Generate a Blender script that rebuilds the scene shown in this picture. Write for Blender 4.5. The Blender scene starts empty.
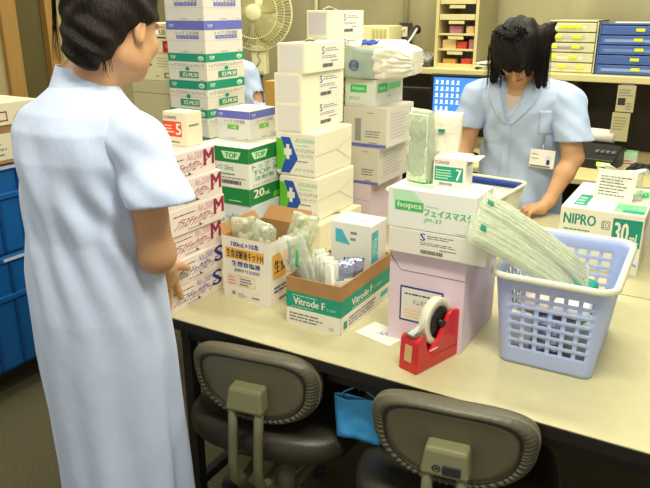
import bpy, bmesh, math, random
import numpy as np
from mathutils import Vector, Matrix, noise
from mathutils.bvhtree import BVHTree
R = math.radians
random.seed(7)
sc = bpy.context.scene
COL = sc.collection

# ---------------------------------------------------------------- camera, world, lights, exposure
CAM_H, PITCH, YAW = 1.5, R(19.1), R(30.1)
cd = bpy.data.cameras.new('camera'); cam = bpy.data.objects.new('camera', cd); COL.objects.link(cam)
cam.location = (0, 0, CAM_H); cam.rotation_euler = (math.pi/2 - PITCH, 0, YAW)
cd.sensor_fit = 'HORIZONTAL'; cd.sensor_width = 36.0; cd.lens = 36.0*680/650; cd.clip_start = .05
sc.camera = cam
w = bpy.data.worlds.new('world'); sc.world = w; w.use_nodes = True
w.node_tree.nodes['Background'].inputs[0].default_value = (1.0, .97, .86, 1)
w.node_tree.nodes['Background'].inputs[1].default_value = .34
def area(name, loc, sx, sy, power, col=(1.0, .965, .82)):
    l = bpy.data.lights.new(name, 'AREA'); l.shape = 'RECTANGLE'; l.size = sx; l.size_y = sy
    l.energy = power; l.color = col
    o = bpy.data.objects.new(name, l); COL.objects.link(o); o.location = loc
    return o
LAMPS = [(-.15, .75, 26), (-.15, 2.55, 19), (-2.1, 2.35, 15), (-1.0, 3.75, 15), (-2.9, 3.6, 12), (-2.3, .3, 11)]
for lx, ly, pw in LAMPS:
    area('ceiling_tube_light', (lx, ly, 2.56), 1.2, .28, pw)
sc.view_settings.view_transform = 'Standard'; sc.view_settings.look = 'None'
sc.view_settings.exposure = 0.62; sc.view_settings.gamma = 1.0; sc.view_settings.use_curve_mapping = False

# ---------------------------------------------------------------- materials
def lin(h):
    h = h.lstrip('#'); c = [int(h[i:i+2], 16)/255 for i in (0, 2, 4)]
    return tuple(x/12.92 if x <= .04045 else ((x+.055)/1.055)**2.4 for x in c) + (1,)
MATS = {}
def mat(name, hexc, rough=.6, metal=0, var=0, vscale=8, bump=0, bscale=60, spec=.5, alpha=1, coat=0, emit=0, stretch=None):
    if name in MATS: return MATS[name]
    m = bpy.data.materials.new(name); m.use_nodes = True; nt = m.node_tree; b = nt.nodes['Principled BSDF']
    c = lin(hexc)
    b.inputs['Base Color'].default_value = c; b.inputs['Roughness'].default_value = rough
    b.inputs['Metallic'].default_value = metal; b.inputs['Specular IOR Level'].default_value = spec
    b.inputs['Alpha'].default_value = alpha
    if coat: b.inputs['Coat Weight'].default_value = coat
    if emit:
        b.inputs['Emission Color'].default_value = c; b.inputs['Emission Strength'].default_value = emit
    if var or bump:
        tc = nt.nodes.new('ShaderNodeTexCoord'); mp = nt.nodes.new('ShaderNodeMapping')
        nt.links.new(tc.outputs['Object'], mp.inputs['Vector'])
        if stretch: mp.inputs['Scale'].default_value = stretch
    if var:
        n = nt.nodes.new('ShaderNodeTexNoise'); n.inputs['Scale'].default_value = vscale; n.inputs['Detail'].default_value = 5
        nt.links.new(mp.outputs[0], n.inputs['Vector'])
        r = nt.nodes.new('ShaderNodeValToRGB')
        r.color_ramp.elements[0].position = .3; r.color_ramp.elements[1].position = .7
        r.color_ramp.elements[0].color = tuple(max(0, x*(1-var)) for x in c[:3]) + (1,)
        r.color_ramp.elements[1].color = tuple(min(1, x*(1+var)) for x in c[:3]) + (1,)
        nt.links.new(n.outputs['Fac'], r.inputs['Fac']); nt.links.new(r.outputs['Color'], b.inputs['Base Color'])
    if bump:
        n2 = nt.nodes.new('ShaderNodeTexNoise'); n2.inputs['Scale'].default_value = bscale; n2.inputs['Detail'].default_value = 4
        nt.links.new(mp.outputs[0], n2.inputs['Vector'])
        bp = nt.nodes.new('ShaderNodeBump'); bp.inputs['Strength'].default_value = bump; bp.inputs['Distance'].default_value = .01
        nt.links.new(n2.outputs['Fac'], bp.inputs['Height']); nt.links.new(bp.outputs[0], b.inputs['Normal'])
    MATS[name] = m; return m
def film(name, hexc, opac=.35, rough=.12, bump=.5, bscale=45):
    """thin clear plastic wrap: part see-through, part diffuse and glossy"""
    if name in MATS: return MATS[name]
    m = mat(name, hexc, rough, bump=bump, bscale=bscale); nt = m.node_tree
    b = nt.nodes['Principled BSDF']; out = nt.nodes['Material Output']
    t = nt.nodes.new('ShaderNodeBsdfTransparent'); mx = nt.nodes.new('ShaderNodeMixShader')
    fr = nt.nodes.new('ShaderNodeLayerWeight'); fr.inputs['Blend'].default_value = .35
    mr = nt.nodes.new('ShaderNodeMapRange'); mr.inputs['To Min'].default_value = opac; mr.inputs['To Max'].default_value = min(1, opac+.5)
    nt.links.new(fr.outputs['Facing'], mr.inputs['Value']); nt.links.new(mr.outputs[0], mx.inputs['Fac'])
    nt.links.new(t.outputs[0], mx.inputs[1]); nt.links.new(b.outputs[0], mx.inputs[2]); nt.links.new(mx.outputs[0], out.inputs['Surface'])
    return m
M = dict(
 table=mat('table_laminate', '#c3bd94', .32, var=.035, vscale=30, coat=.15),
 black=mat('black_metal', '#15140f', .5), blackp=mat('black_plastic', '#121211', .42),
 edge=mat('dark_edge', '#17140f', .5),
 white=mat('white_card', '#ece8d8', .6, var=.02), cream=mat('cream_card', '#e9e2c0', .6, var=.02),
 grayw=mat('greyish_card', '#d9d4c4', .62, var=.02), pink=mat('lavender_pink_card', '#e3cfdc', .6, var=.02),
 brown=mat('brown_cardboard', '#ad8350', .8, var=.06, vscale=20), tan=mat('tan_cardboard', '#c29a4c', .8, var=.05),
 seam=mat('seam_line', '#8d8672', .8), shadowgrey=mat('grey_print', '#9a9a96', .7), lgrey=mat('light_grey_print', '#c0bdb2', .7),  # carton seam tone and plain grey print colours
 ink=mat('ink_black', '#2c2a30', .7), inkgrey=mat('ink_grey', '#77747a', .7),
 purple=mat('violet_blue_print', '#6a72c8', .6), blue=mat('royal_blue_print', '#1c4fb0', .55), navy=mat('navy_print', '#1d2f8a', .6),
 lblue=mat('pale_blue_card', '#c9d3e2', .6),
 green=mat('deep_green_print', '#12813a', .55), teal=mat('teal_green_print', '#10987a', .55), lime=mat('lime_green_print', '#66c030', .55),
 mint=mat('mint_green_print', '#7fd98a', .55), mintl=mat('pale_mint_print', '#c3ecc0', .55), mintd=mat('leaf_green_print', '#46c15c', .55),
 cyan=mat('aqua_print', '#4ab5c8', .55), red=mat('red_print', '#c3261d', .55), orange=mat('orange_red_print', '#e0512c', .55),
 amber=mat('amber_print', '#e8b048', .6), amberl=mat('pale_amber_print', '#f0cf86', .6), maroon=mat('maroon_print', '#93243f', .6),
 rose=mat('rose_print', '#c9838f', .6), nipro=mat('viridian_print', '#0f8f78', .55), peach=mat('pale_peach_print', '#eed6c0', .6),
 redp=mat('red_plastic', '#cf1f26', .28, coat=.3), bluep=mat('pale_blue_plastic', '#b3c2f0', .4, spec=.5),
 rimp=mat('pale_rim_plastic', '#dfe0c8', .35), vinyl=mat('olive_grey_vinyl', '#5a5643', .42, bump=.12, bscale=180),
 vinyld=mat('dark_seat_vinyl', '#332f25', .4, bump=.12, bscale=150), panel=mat('olive_panel_vinyl', '#6d6a52', .5, bump=.08, bscale=200),
 khaki=mat('khaki_plastic', '#7c7a58', .4), khakim=mat('khaki_steel', '#6c6a4e', .38),
 crate=mat('blue_crate_plastic', '#0f5fa8', .4), crated=mat('dark_blue_crate_plastic', '#0a4788', .45),
 bagblue=mat('sky_blue_bag', '#48adf2', .35, bump=.3, bscale=25),
 clear=film('clear_wrap', '#eef4ea', .22, .08, .8), cleard=film('cloudy_wrap', '#d3dcc0', .38, .1, .6), clearg=film('greenish_wrap', '#dcecd0', .3, .08, .9, 60),
 foil=mat('silver_blue_foil', '#aab2cc', .22, metal=.7, bump=.6, bscale=40), gauze=mat('white_gauze', '#ecefdc', .85, bump=.4, bscale=60),
 paleg=mat('pale_green_pack', '#d0dbb9', .6, var=.2, vscale=150, bump=.25, bscale=40), wrapw=mat('bright_white_wrap', '#f1eee2', .3, bump=.5, bscale=18),
 wraps=mat('crumpled_white_wrap', '#e6e2cc', .28, bump=.9, bscale=28), wrapg=mat('grey_green_wrap', '#a9b8ab', .25, var=.1, bump=.4, bscale=20),
 paper=mat('paper', '#efeadb', .7), steel=mat('steel', '#9b9b96', .3, metal=1), wood=mat('light_wood', '#d8c98c', .5, var=.05, vscale=6, stretch=(1, 1, 12)),
 olive=mat('olive_wood', '#8a8460', .55, var=.05), shelf=mat('shelf_laminate', '#d9cd92', .4, var=.03), dark=mat('dark_panel', '#3a352b', .7),
 skin=mat('skin', '#cd9c6f', .5, var=.03, vscale=14), lip=mat('lip', '#b06a5e', .5), eyew=mat('eye_white', '#eeeae4', .3),
 hair=mat('dark_brown_hair', '#170e08', .55, spec=.22, var=.35, vscale=20, bump=.5, bscale=60, stretch=(3, 3, .5)),
 hairb=mat('black_hair', '#0d0907', .55, spec=.2, var=.3, vscale=20, bump=.5, bscale=60, stretch=(3, 3, .5)),
 cloth=mat('pale_blue_uniform', '#cad8f4', .85, var=.02, vscale=5, bump=.5, bscale=9, stretch=(1.6, 1.6, .8)),
 clothb=mat('light_blue_uniform', '#b9cbe8', .85, var=.02, vscale=5, bump=.5, bscale=12), shoe=mat('white_shoe', '#e8e6e0', .5),
 inner=mat('undershirt', '#d9c4b4', .8), yellow=mat('yellow_label', '#e6e61e', .5), cup=mat('fan_cream', '#eee9b0', .4),
)

# ---------------------------------------------------------------- mesh helpers
class MB:
    def __init__(s): s.bm = bmesh.new(); s.mats = []
    def mi(s, m):
        m = M[m] if isinstance(m, str) else m
        if m not in s.mats: s.mats.append(m)
        return s.mats.index(m)
    def _merge(s, b2, mi, mtx=None):
        if mtx is not None: b2.transform(mtx)
        me = bpy.data.meshes.new('t'); 
        for f in b2.faces: f.material_index = mi
        b2.to_mesh(me); b2.free(); s.bm.from_mesh(me); bpy.data.meshes.remove(me)
    def box(s, x0, y0, z0, x1, y1, z1, m, bev=0, seg=2, mtx=None):
        b = bmesh.new(); bmesh.ops.create_cube(b, size=1)
        for v in b.verts: v.co = Vector(((x0+x1)/2+v.co.x*(x1-x0), (y0+y1)/2+v.co.y*(y1-y0), (z0+z1)/2+v.co.z*(z1-z0)))
        if bev: bmesh.ops.bevel(b, geom=b.edges[:], offset=bev, segments=seg, affect='EDGES', profile=.5)
        s._merge(b, s.mi(m), mtx); return s
    def poly(s, pts, m):
        f = s.bm.faces.new([s.bm.verts.new(p) for p in pts]); f.material_index = s.mi(m); return f
    def prism(s, pts, vec, m, bev=0):
        """closed polygon pts extruded along vec"""
        b = bmesh.new(); vec = Vector(vec)
        A = [b.verts.new(p) for p in pts]; B = [b.verts.new(Vector(p)+vec) for p in pts]; n = len(pts)
        b.faces.new(A[::-1]); b.faces.new(B)
        for i in range(n): b.faces.new((A[i], A[(i+1) % n], B[(i+1) % n], B[i]))
        bmesh.ops.recalc_face_normals(b, faces=b.faces[:])
        if bev: bmesh.ops.bevel(b, geom=b.edges[:], offset=bev, segments=2, affect='EDGES', profile=.5)
        s._merge(b, s.mi(m)); return s
    def tube(s, pts, r, m, seg=10, closed=False, cap=True):
        pts = [Vector(p) for p in pts]; n = len(pts); rs = r if isinstance(r, (list, tuple)) else [r]*n
        mi = s.mi(m); rings = []; up = None
        for i, p in enumerate(pts):
            a = pts[(i-1) % n] if (closed or i > 0) else p; b = pts[(i+1) % n] if (closed or i < n-1) else p
            t = (b-a).normalized()
            if up is None: up = t.orthogonal().normalized()
            else:
                up = up - t*up.dot(t); up = up.normalized() if up.length > 1e-6 else t.orthogonal().normalized()
            v = t.cross(up)
            rings.append([s.bm.verts.new(p+(up*math.cos(2*math.pi*k/seg)+v*math.sin(2*math.pi*k/seg))*rs[i]) for k in range(seg)])
        for i in range(n if closed else n-1):
            A, B = rings[i], rings[(i+1) % n]
            for k in range(seg):
                f = s.bm.faces.new((A[k], A[(k+1) % seg], B[(k+1) % seg], B[k])); f.material_index = mi; f.smooth = True
        if cap and not closed:
            for rg, fl in ((rings[0], 1), (rings[-1], 0)):
                f = s.bm.faces.new(rg[::-1] if fl else rg); f.material_index = mi
        return s
    def lathe(s, prof, m, c=(0, 0, 0), axis='Z', seg=32):
        """prof: list of (r, h)"""
        mi = s.mi(m); c = Vector(c); rings = []
        for r, h in prof:
            rg = []
            for k in range(seg):
                a = 2*math.pi*k/seg; u, v = r*math.cos(a), r*math.sin(a)
                p = {'Z': (u, v, h), 'Y': (u, h, v), 'X': (h, u, v)}[axis]
                rg.append(s.bm.verts.new(c+Vector(p)))
            rings.append(rg)
        for A, B in zip(rings, rings[1:]):
            for k in range(seg):
                f = s.bm.faces.new((A[k], A[(k+1) % seg], B[(k+1) % seg], B[k])); f.material_index = mi; f.smooth = True
        for rg in (rings[0], rings[-1]):
            f = s.bm.faces.new(rg); f.material_index = mi
        return s
    def grid(s, fn, nu, nv, m, closeu=False, smooth=True):
        mi = s.mi(m) if not callable(m) else None
        V = [[s.bm.verts.new(fn(i/(nu if closeu else nu-1), j/(nv-1))) for j in range(nv)] for i in range(nu)]
        for i in range(nu if closeu else nu-1):
            for j in range(nv-1):
                f = s.bm.faces.new((V[i][j], V[(i+1) % nu][j], V[(i+1) % nu][j+1], V[i][j+1]))
                f.material_index = mi if mi is not None else s.mi(m((i+.5)/nu, (j+.5)/nv)); f.smooth = smooth
        return V
    def text(s, txt, m, tf, shear=0):
        """tf maps (0..1, 0..1) of the text's own box to 3-D"""
        vs, fs = text_mesh(txt)
        xs = [v[0] for v in vs]; ys = [v[1] for v in vs]; x0, x1, y0, y1 = min(xs), max(xs), min(ys), max(ys)
        hh = max(y1-y0, .45); yb = y0 if y1-y0 > .45 else (y0+y1)/2-hh/2
        mi = s.mi(m)
        B = [s.bm.verts.new(tf((v[0]-x0)/max(x1-x0, 1e-4)+shear*(v[1]-yb), (v[1]-yb)/hh)) for v in vs]
        for f in fs:
            try:
                g = s.bm.faces.new([B[i] for i in f]); g.material_index = mi
            except ValueError: pass
    def build(s, name, parent=None, loc=None, rotz=0, smooth=False, recalc=True, keepmats=True):
        if recalc: bmesh.ops.recalc_face_normals(s.bm, faces=[f for f in s.bm.faces])
        me = bpy.data.meshes.new(name); s.bm.to_mesh(me); s.bm.free()
        for m in s.mats: me.materials.append(m)
        if smooth:
            for p in me.polygons: p.use_smooth = True
        o = bpy.data.objects.new(name, me); COL.objects.link(o)
        if parent is not None: o.parent = parent
        if loc is not None: o.location = loc
        o.rotation_euler.z = rotz
        return o
TXT = {}
def text_mesh(t):
    if t in TXT: return TXT[t]
    cu = bpy.data.curves.new('t', 'FONT'); cu.body = t; cu.resolution_u = 2; cu.size = 1
    o = bpy.data.objects.new('t', cu); COL.objects.link(o)
    dg = bpy.context.evaluated_depsgraph_get(); ev = o.evaluated_get(dg); me = ev.to_mesh()
    r = ([tuple(v.co[:2]) for v in me.vertices], [tuple(p.vertices) for p in me.polygons])
    ev.to_mesh_clear(); bpy.data.objects.remove(o); bpy.data.curves.remove(cu)
    if not r[0]: r = ([(0, 0), (1, 0), (1, 1)], [])
    TXT[t] = r; return r

def tag(o, label=None, cat=None, group=None, kind=None):
    if label: o['label'] = label
    if cat: o['category'] = cat
    if group: o['group'] = group
    if kind: o['kind'] = kind
    return o
def thing(name, label, cat, loc=(0, 0, 0), rotz=0, group=None):
    o = bpy.data.objects.new(name, None); COL.objects.link(o); o.empty_display_size = .05
    o.location = loc; o.rotation_euler.z = rotz
    return tag(o, label, cat, group)
def copy_tree(o, parent=None):
    c = o.copy(); COL.objects.link(c)
    if parent is not None: c.parent = parent
    for ch in list(o.children): copy_tree(ch, c)
    return c

BOLD = {'M': .06, 'S': .06, '7': .07, '5': .08, '20': .035, '30': .035, 'mL': .025, 'NIPRO': .012, 'hopes': .012, 'Vitrode F': .008, 'TOP': .02, 'フェイスマスク': .006, '生食溶解液キットH': .006, '100mL×10本': .006, '生理食塩液': .008, '生食溶解液': .01, 'プラスチックグローブ': .004, 'X2-ML50': .012}
# printing on the faces of a w x d x h box centred on x,y with its base at z=0
def facetf(face, w, d, h, e):
    return {'F': lambda u, v: Vector((-w/2+u*w, -d/2-e, v*h)), 'R': lambda u, v: Vector((w/2+e, -d/2+u*d, v*h)),
            'T': lambda u, v: Vector((-w/2+u*w, -d/2+v*d, h+e)), 'L': lambda u, v: Vector((-w/2-e, d/2-u*d, v*h)),
            'B': lambda u, v: Vector((w/2-u*w, d/2+e, v*h))}[face]
def prints(mb, w, d, h, items, z0=0):
    e = .0003
    for it in items:
        e += .00008
        k, face = it[0], it[1]; tf0 = facetf(face, w, d, h, e)
        tf = lambda u, v: tf0(u, v)+Vector((0, 0, z0))
        if k == 'r':
            _, _, a, b, c, dd, m = it; mb.poly([tf(a, b), tf(c, b), tf(c, dd), tf(a, dd)], m)
        elif k == 'p': mb.poly([tf(*q) for q in it[2]], it[3])
        elif k == 'c':
            _, _, cu, cv, ru, rv, m = it; mb.poly([tf(cu+ru*math.cos(t*math.pi/8), cv+rv*math.sin(t*math.pi/8)) for t in range(16)], m)
        elif k == 't':
            _, _, txt, a, b, c, dd, m = it[:8]; sh = it[8] if len(it) > 8 else 0
            
            sb = BOLD.get(txt, .0)*(c-a)
            for n_, q in enumerate((0,) if not sb else (0, -sb, sb)):
                tq = facetf(face, w, d, h, e+n_*.00002)
                mb.text(txt, m, (lambda u, v, a=a, b=b, c=c, dd=dd, q=q, tq=tq: tq(a+q+u*(c-a), b+v*(dd-b))+Vector((0, 0, z0))), sh)
        elif k == 'd':      # rows of unreadable small print
            _, _, a, b, c, dd, n, m = it; rr = random.Random(int((a+b*7+c*13+n)*1000))
            for i in range(n):
                v0 = b+(dd-b)*i/n; v1 = v0+(dd-b)/n*.42; u = a; end = c-(c-a)*rr.random()*.35
                while u < end:
                    l = min((c-a)*rr.uniform(.06, .2), end-u); mb.poly([tf(u, v0), tf(u+l, v0), tf(u+l, v1), tf(u, v1)], m); u += l+(c-a)*.025
        elif k == 'b':      # bar code
            _, _, a, b, c, dd, m = it; rr = random.Random(int(a*997+b*31)); u = a
            while u < c:
                l = (c-a)*rr.choice((.012, .02, .032)); l = min(l, c-u); mb.poly([tf(u, b), tf(u+l, b), tf(u+l, dd), tf(u, dd)], m); u += l+(c-a)*rr.choice((.012, .02))
        elif k == 'o':      # outline rectangle
            _, _, a, b, c, dd, t, m = it; tv = t*(w if face in 'FTB' else d)/(d if face == 'T' else h)
            for q in ((a, b, c, b+tv), (a, dd-tv, c, dd), (a, b, a+t, dd), (c-t, b, c, dd)):
                mb.poly([tf(q[0], q[1]), tf(q[2], q[1]), tf(q[2], q[3]), tf(q[0], q[3])], m)

def carton(name, label, cat, near, w, d, h, m, items=(), group=None, rotz=0, tape=None, seam=True, bev=.0016, parts=()):
    """closed carton; near = its right front bottom corner"""
    c, s_ = math.cos(rotz), math.sin(rotz); ox, oy = -w/2, d/2
    loc = (near[0]+ox*c-oy*s_, near[1]+ox*s_+oy*c, near[2])
    t = thing(name, label, cat, loc, rotz, group)
    b = MB(); b.box(-w/2, -d/2, 0, w/2, d/2, h, m, bev); prints(b, w, d, h, [q for q in items if q[1] != 'T']); prints(b, w, d, h+(.0012 if seam else 0), [q for q in items if q[1] == 'T']); b.build('box_body', t, recalc=False)
    if seam:            # the two top flaps, a hair above the body with a slit between them
        f = MB(); g = .0012
        f.box(-w/2+.001, -d/2+.001, h, w/2-.001, -g/2, h+.0013, m); f.box(-w/2+.001, g/2, h, w/2-.001, d/2-.001, h+.0013, m)
        f.build('top_flap', t)
    if tape:
        f = MB(); tw = .02
        f.box(-w/2-.0008, -tw, h+.0013, w/2+.0008, tw, h+.0018, tape); f.box(w/2, -tw, h*.7, w/2+.0007, tw, h+.0013, tape)
        f.build('sealing_tape', t)
    return t

# ---------------------------------------------------------------- implicit surfaces for bodies, cloth and lumpy packs
class SDF:
    def __init__(s, lo, hi, h):
        s.h = h; s.ax = [np.arange(lo[i], hi[i]+h, h, dtype=np.float32) for i in range(3)]
        s.D = np.full([len(a) for a in s.ax], 9., np.float32)
    def _sl(s, lo, hi):
        sl = []
        for i in range(3):
            a = np.searchsorted(s.ax[i], lo[i]); b = np.searchsorted(s.ax[i], hi[i]); sl.append(slice(max(0, a-1), min(len(s.ax[i]), b+1)))
        return tuple(sl)
    def op(s, fn, lo, hi, k=.02, sub=False):
        sl = s._sl([l-k-.02 for l in lo], [q+k+.02 for q in hi])
        x = s.ax[0][sl[0]][:, None, None]; y = s.ax[1][sl[1]][None, :, None]; z = s.ax[2][sl[2]][None, None, :]
        if x.size == 0 or y.size == 0 or z.size == 0: return
        d = fn(x, y, z); a = s.D[sl]
        if sub:
            d = -d; hh = np.maximum(k-np.abs(a-d), 0)/k; s.D[sl] = np.maximum(a, d)+hh*hh*k*.25
        else:
            hh = np.maximum(k-np.abs(a-d), 0)/k; s.D[sl] = np.minimum(a, d)-hh*hh*k*.25
    def cone(s, a, b, ra, rb, k=.02, sub=False):
        a = np.array(a, np.float32); b = np.array(b, np.float32); ba = b-a; L = float(ba@ba)+1e-9
        def fn(x, y, z):
            t = np.clip(((x-a[0])*ba[0]+(y-a[1])*ba[1]+(z-a[2])*ba[2])/L, 0, 1)
            return np.sqrt((x-a[0]-t*ba[0])**2+(y-a[1]-t*ba[1])**2+(z-a[2]-t*ba[2])**2)-(ra+(rb-ra)*t)
        r = max(ra, rb); s.op(fn, np.minimum(a, b)-r, np.maximum(a, b)+r, k, sub)
    def cut(s, p, n, r, ln, k=.002):
        """remove a flat ended cylinder that starts at p and runs ln along n"""
        p = np.array(p, np.float32); n = np.array(Vector(n).normalized(), np.float32)
        def fn(x, y, z):
            t = (x-p[0])*n[0]+(y-p[1])*n[1]+(z-p[2])*n[2]
            rad = np.sqrt(np.maximum((x-p[0])**2+(y-p[1])**2+(z-p[2])**2-t*t, 0))
            return np.maximum(np.maximum(-t, t-ln), rad-r)
        q = p+n*ln; s.op(fn, np.minimum(p, q)-r, np.maximum(p, q)+r, k, True)
    def chain(s, pts, rs, k=.02):
        for i in range(len(pts)-1): s.cone(pts[i], pts[i+1], rs[i], rs[i+1], k)
    def ell(s, c, r, B=None, k=.02, sub=False, mod=None):
        c = np.array(c, np.float32); B = np.eye(3) if B is None else np.array(B, float)   # rows = axes
        def fn(x, y, z):
            p = [x-c[0], y-c[1], z-c[2]]; q = [p[0]*B[i][0]+p[1]*B[i][1]+p[2]*B[i][2] for i in range(3)]
            k0 = np.sqrt(sum((q[i]/r[i])**2 for i in range(3))); k1 = np.sqrt(sum((q[i]/r[i]**2)**2 for i in range(3)))+1e-6
            d = k0*(k0-1)/k1
            return d+(mod(q) if mod else 0)
        R_ = max(r); s.op(fn, c-R_, c+R_, k, sub)
    def loft(s, zs, cx, cy, a, b, az, k=.03, fold=None, p=2.2):
        ca, sa = math.cos(az), math.sin(az)     # local right axis
        def fn(x, y, z):
            X, Y = np.interp(z, zs, cx), np.interp(z, zs, cy); A, B_ = np.interp(z, zs, a), np.interp(z, zs, b)
            dx, dy = x-X, y-Y; u = dx*ca+dy*sa; v = -dx*sa+dy*ca
            q = ((np.abs(u)/A)**p+(np.abs(v)/B_)**p)**(1/p); d = (q-1)*np.minimum(A, B_)
            if fold is not None: d = d-fold(np.arctan2(v/B_, u/A), z)
            return np.maximum(d, np.maximum(zs[0]-z, z-zs[-1])).astype(np.float32)
        m = max(max(a), max(b))+.04
        s.op(fn, (min(cx)-m, min(cy)-m, zs[0]), (max(cx)+m, max(cy)+m, zs[-1]), k)
    def mesh(s, name, m, parent=None, smooth=1, loc=(0, 0, 0)):
        D = s.D; h = s.h; n = D.shape; I = D < 0
        c = np.zeros([k-1 for k in n], np.int8)
        offs = [(i, j, k) for i in (0, 1) for j in (0, 1) for k in (0, 1)]
        for o in offs: c += I[o[0]:n[0]-1+o[0], o[1]:n[1]-1+o[1], o[2]:n[2]-1+o[2]]
        act = np.argwhere((c > 0) & (c < 8)); idx = np.full(c.shape, -1, np.int32); idx[tuple(act.T)] = np.arange(len(act))
        acc = np.zeros((len(act), 3)); cnt = np.zeros(len(act))
        for o in offs:
            for ax in range(3):
                if o[ax]: continue
                p = list(o); p[ax] = 1
                a = D[tuple((act+o).T)]; b = D[tuple((act+p).T)]; cr = (a < 0) != (b < 0)
                t = np.where(cr, a/np.where(cr, a-b, 1), 0); pos = np.repeat(np.array([o], float), len(act), 0); pos[:, ax] += t
                acc[cr] += pos[cr]; cnt[cr] += 1
        V = (act+acc/cnt[:, None])*h+np.array([a[0] for a in s.ax]); F = []
        for ax in range(3):
            u, v = (ax+1) % 3, (ax+2) % 3
            sa = [slice(None)]*3; sb = [slice(None)]*3; sa[ax] = slice(0, -1); sb[ax] = slice(1, None)
            e = np.argwhere(I[tuple(sa)] != I[tuple(sb)]); e = e[(e[:, u] > 0) & (e[:, v] > 0) & (e[:, u] < n[u]-1) & (e[:, v] < n[v]-1)]
            if not len(e): continue
            def cell(du, dv):
                q = e.copy(); q[:, u] += du; q[:, v] += dv; return idx[tuple(q.T)]
            Q = np.stack([cell(-1, -1), cell(0, -1), cell(0, 0), cell(-1, 0)], 1); fl = ~I[tuple(e.T)]; Q[fl] = Q[fl][:, ::-1]; F.append(Q)
        F = np.concatenate(F); F = F[(F >= 0).all(1)]
        for _ in range(smooth):
            S = np.zeros_like(V); C = np.zeros(len(V))
            for i in range(4):
                np.add.at(S, F[:, i], V[F[:, (i+1) % 4]]+V[F[:, (i+3) % 4]]); np.add.at(C, F[:, i], 2)
            V = V*.5+.5*S/np.maximum(C, 1)[:, None]
        me = bpy.data.meshes.new(name); me.from_pydata(V.tolist(), [], F.tolist()); me.polygons.foreach_set('use_smooth', [True]*len(me.polygons))
        me.materials.append(M[m] if isinstance(m, str) else m); me.update()
        o = bpy.data.objects.new(name, me); COL.objects.link(o); o.location = loc
        if parent is not None: o.parent = parent
        return o

# ================================================================ THE SETTING
def struct(name, mb, **k): return tag(mb.build(name, **k), kind='structure')
floor_m = mat('carpet', '#5f5940', .95, var=.35, vscale=160, bump=.6, bscale=260)
wallb_m = mat('concrete_wall', '#9a9470', .9, var=.16, vscale=2.2, bump=.15, bscale=40, stretch=(2.2, 2.2, .5))
walll_m = mat('beige_wall', '#b3a878', .85, var=.03, vscale=4)
ceil_m = mat('ceiling_board', '#e2dec8', .9)
struct('floor', MB().box(-4.25, -1.0, -.06, 2.6, 4.46, 0, floor_m))
struct('ceiling', MB().box(-4.25, -1.0, 2.62, 2.6, 4.46, 2.68, ceil_m))
struct('wall_back', MB().box(-4.25, 4.42, 0, 2.6, 4.5, 2.62, wallb_m))
lw = MB(); lw.box(-4.28, -1.0, 0, -4.2, 2.98, 2.62, walll_m); lw.box(-4.28, 3.42, 0, -4.2, 4.42, 2.62, walll_m); lw.box(-4.28, 2.98, 2.1, -4.2, 3.42, 2.62, walll_m)
struct('wall_left', lw)
dm = MB()
for y0, y1 in ((2.98, 3.1), (3.33, 3.42)): dm.box(-4.3, y0, 0, -4.165, y1, 2.12, mat('door_wood', '#b0894a', .5, var=.08, vscale=5, stretch=(6, 6, .6)), .004)
dm.box(-4.3, 3.1, 2.04, -4.165, 3.33, 2.12, MATS['door_wood'], .004)
struct('trim_1', dm)
d1 = struct('door_1', MB().box(-4.26, 3.1, .01, -4.22, 3.33, 2.04, mat('door_olive', '#5f5730', .6, var=.05), .002))
struct('baseboard_left', MB().box(-4.2, -1.0, 0, -4.188, 2.98, .07, 'dark'))
for i, (lx, ly, pw) in enumerate(LAMPS):
    words = ('over the front table', 'over the rear table', 'over the left end of the rear table', 'over the back desk', 'by the door', 'over the blue crates')[i]
    t = thing('ceiling_light', 'white ceiling tube light fixture '+words, 'ceiling light', (lx, ly, 2.57), group='ceiling tube lights')
    MB().box(-.62, -.15, .005, .62, .15, .05, 'white', .004).build('housing', t)
    MB().box(-.6, -.13, 0, .6, .13, .005, mat('lit_diffuser', '#fff6dc', .4, emit=1.2)).build('diffuser', t)

# ================================================================ TABLES
def table(name, label, x0, x1, y0, y1, legx, mid=True):
    t = thing(name, label, 'table', (0, 0, 0))
    z = .70; b = MB(); b.box(x0, y0, z-.004, x1, y1, z, 'table', .0015); b.build('table_top', t)
    MB().box(x0, y0, z-.034, x1, y1, z-.004, 'edge', .002).build('edge_band', t)
    fr = MB()
    fr.box(legx[0]-.02, y0+.035, z-.075, legx[1]+.02, y0+.065, z-.034, 'black', .002); fr.box(legx[0]-.02, y1-.065, z-.075, legx[1]+.02, y1-.035, z-.034, 'black', .002)
    for lx in legx: fr.box(lx-.015, y0+.03, z-.075, lx+.015, y1-.03, z-.034, 'black', .002)
    fr.build('under_frame', t)
    for lx in legx:
        for ly in (y0+.05, y1-.05):
            lg = MB(); lg.box(lx-.016, ly-.016, .012, lx+.016, ly+.016, z-.034, 'black', .002).build('leg', t)
            fo = MB().lathe([(.018, 0), (.02, .004), (.018, .014)], 'blackp', (lx, ly, 0)).build('rubber_foot', lg if False else t)
        MB().box(lx-.014, y0+.05, .12, lx+.014, y1-.05, .15, 'black', .002).build('stretcher', t)
    br = MB()       # crossed flat braces between the rear legs
    for s in (1, -1):
        a = Vector((legx[0] if s > 0 else legx[0]+.62, y1-.05+.012*s, .16)); c = Vector((legx[0]+.62 if s > 0 else legx[0], y1-.05+.012*s, .64))
        br.tube([a, c], .009, 'black', 6)
    br.build('cross_brace', t)
    return t
table('work_table', 'front work table with pale yellow top and black edge and legs', -1.48, .85, 1.256, 2.044, (-1.2, .7))
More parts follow.
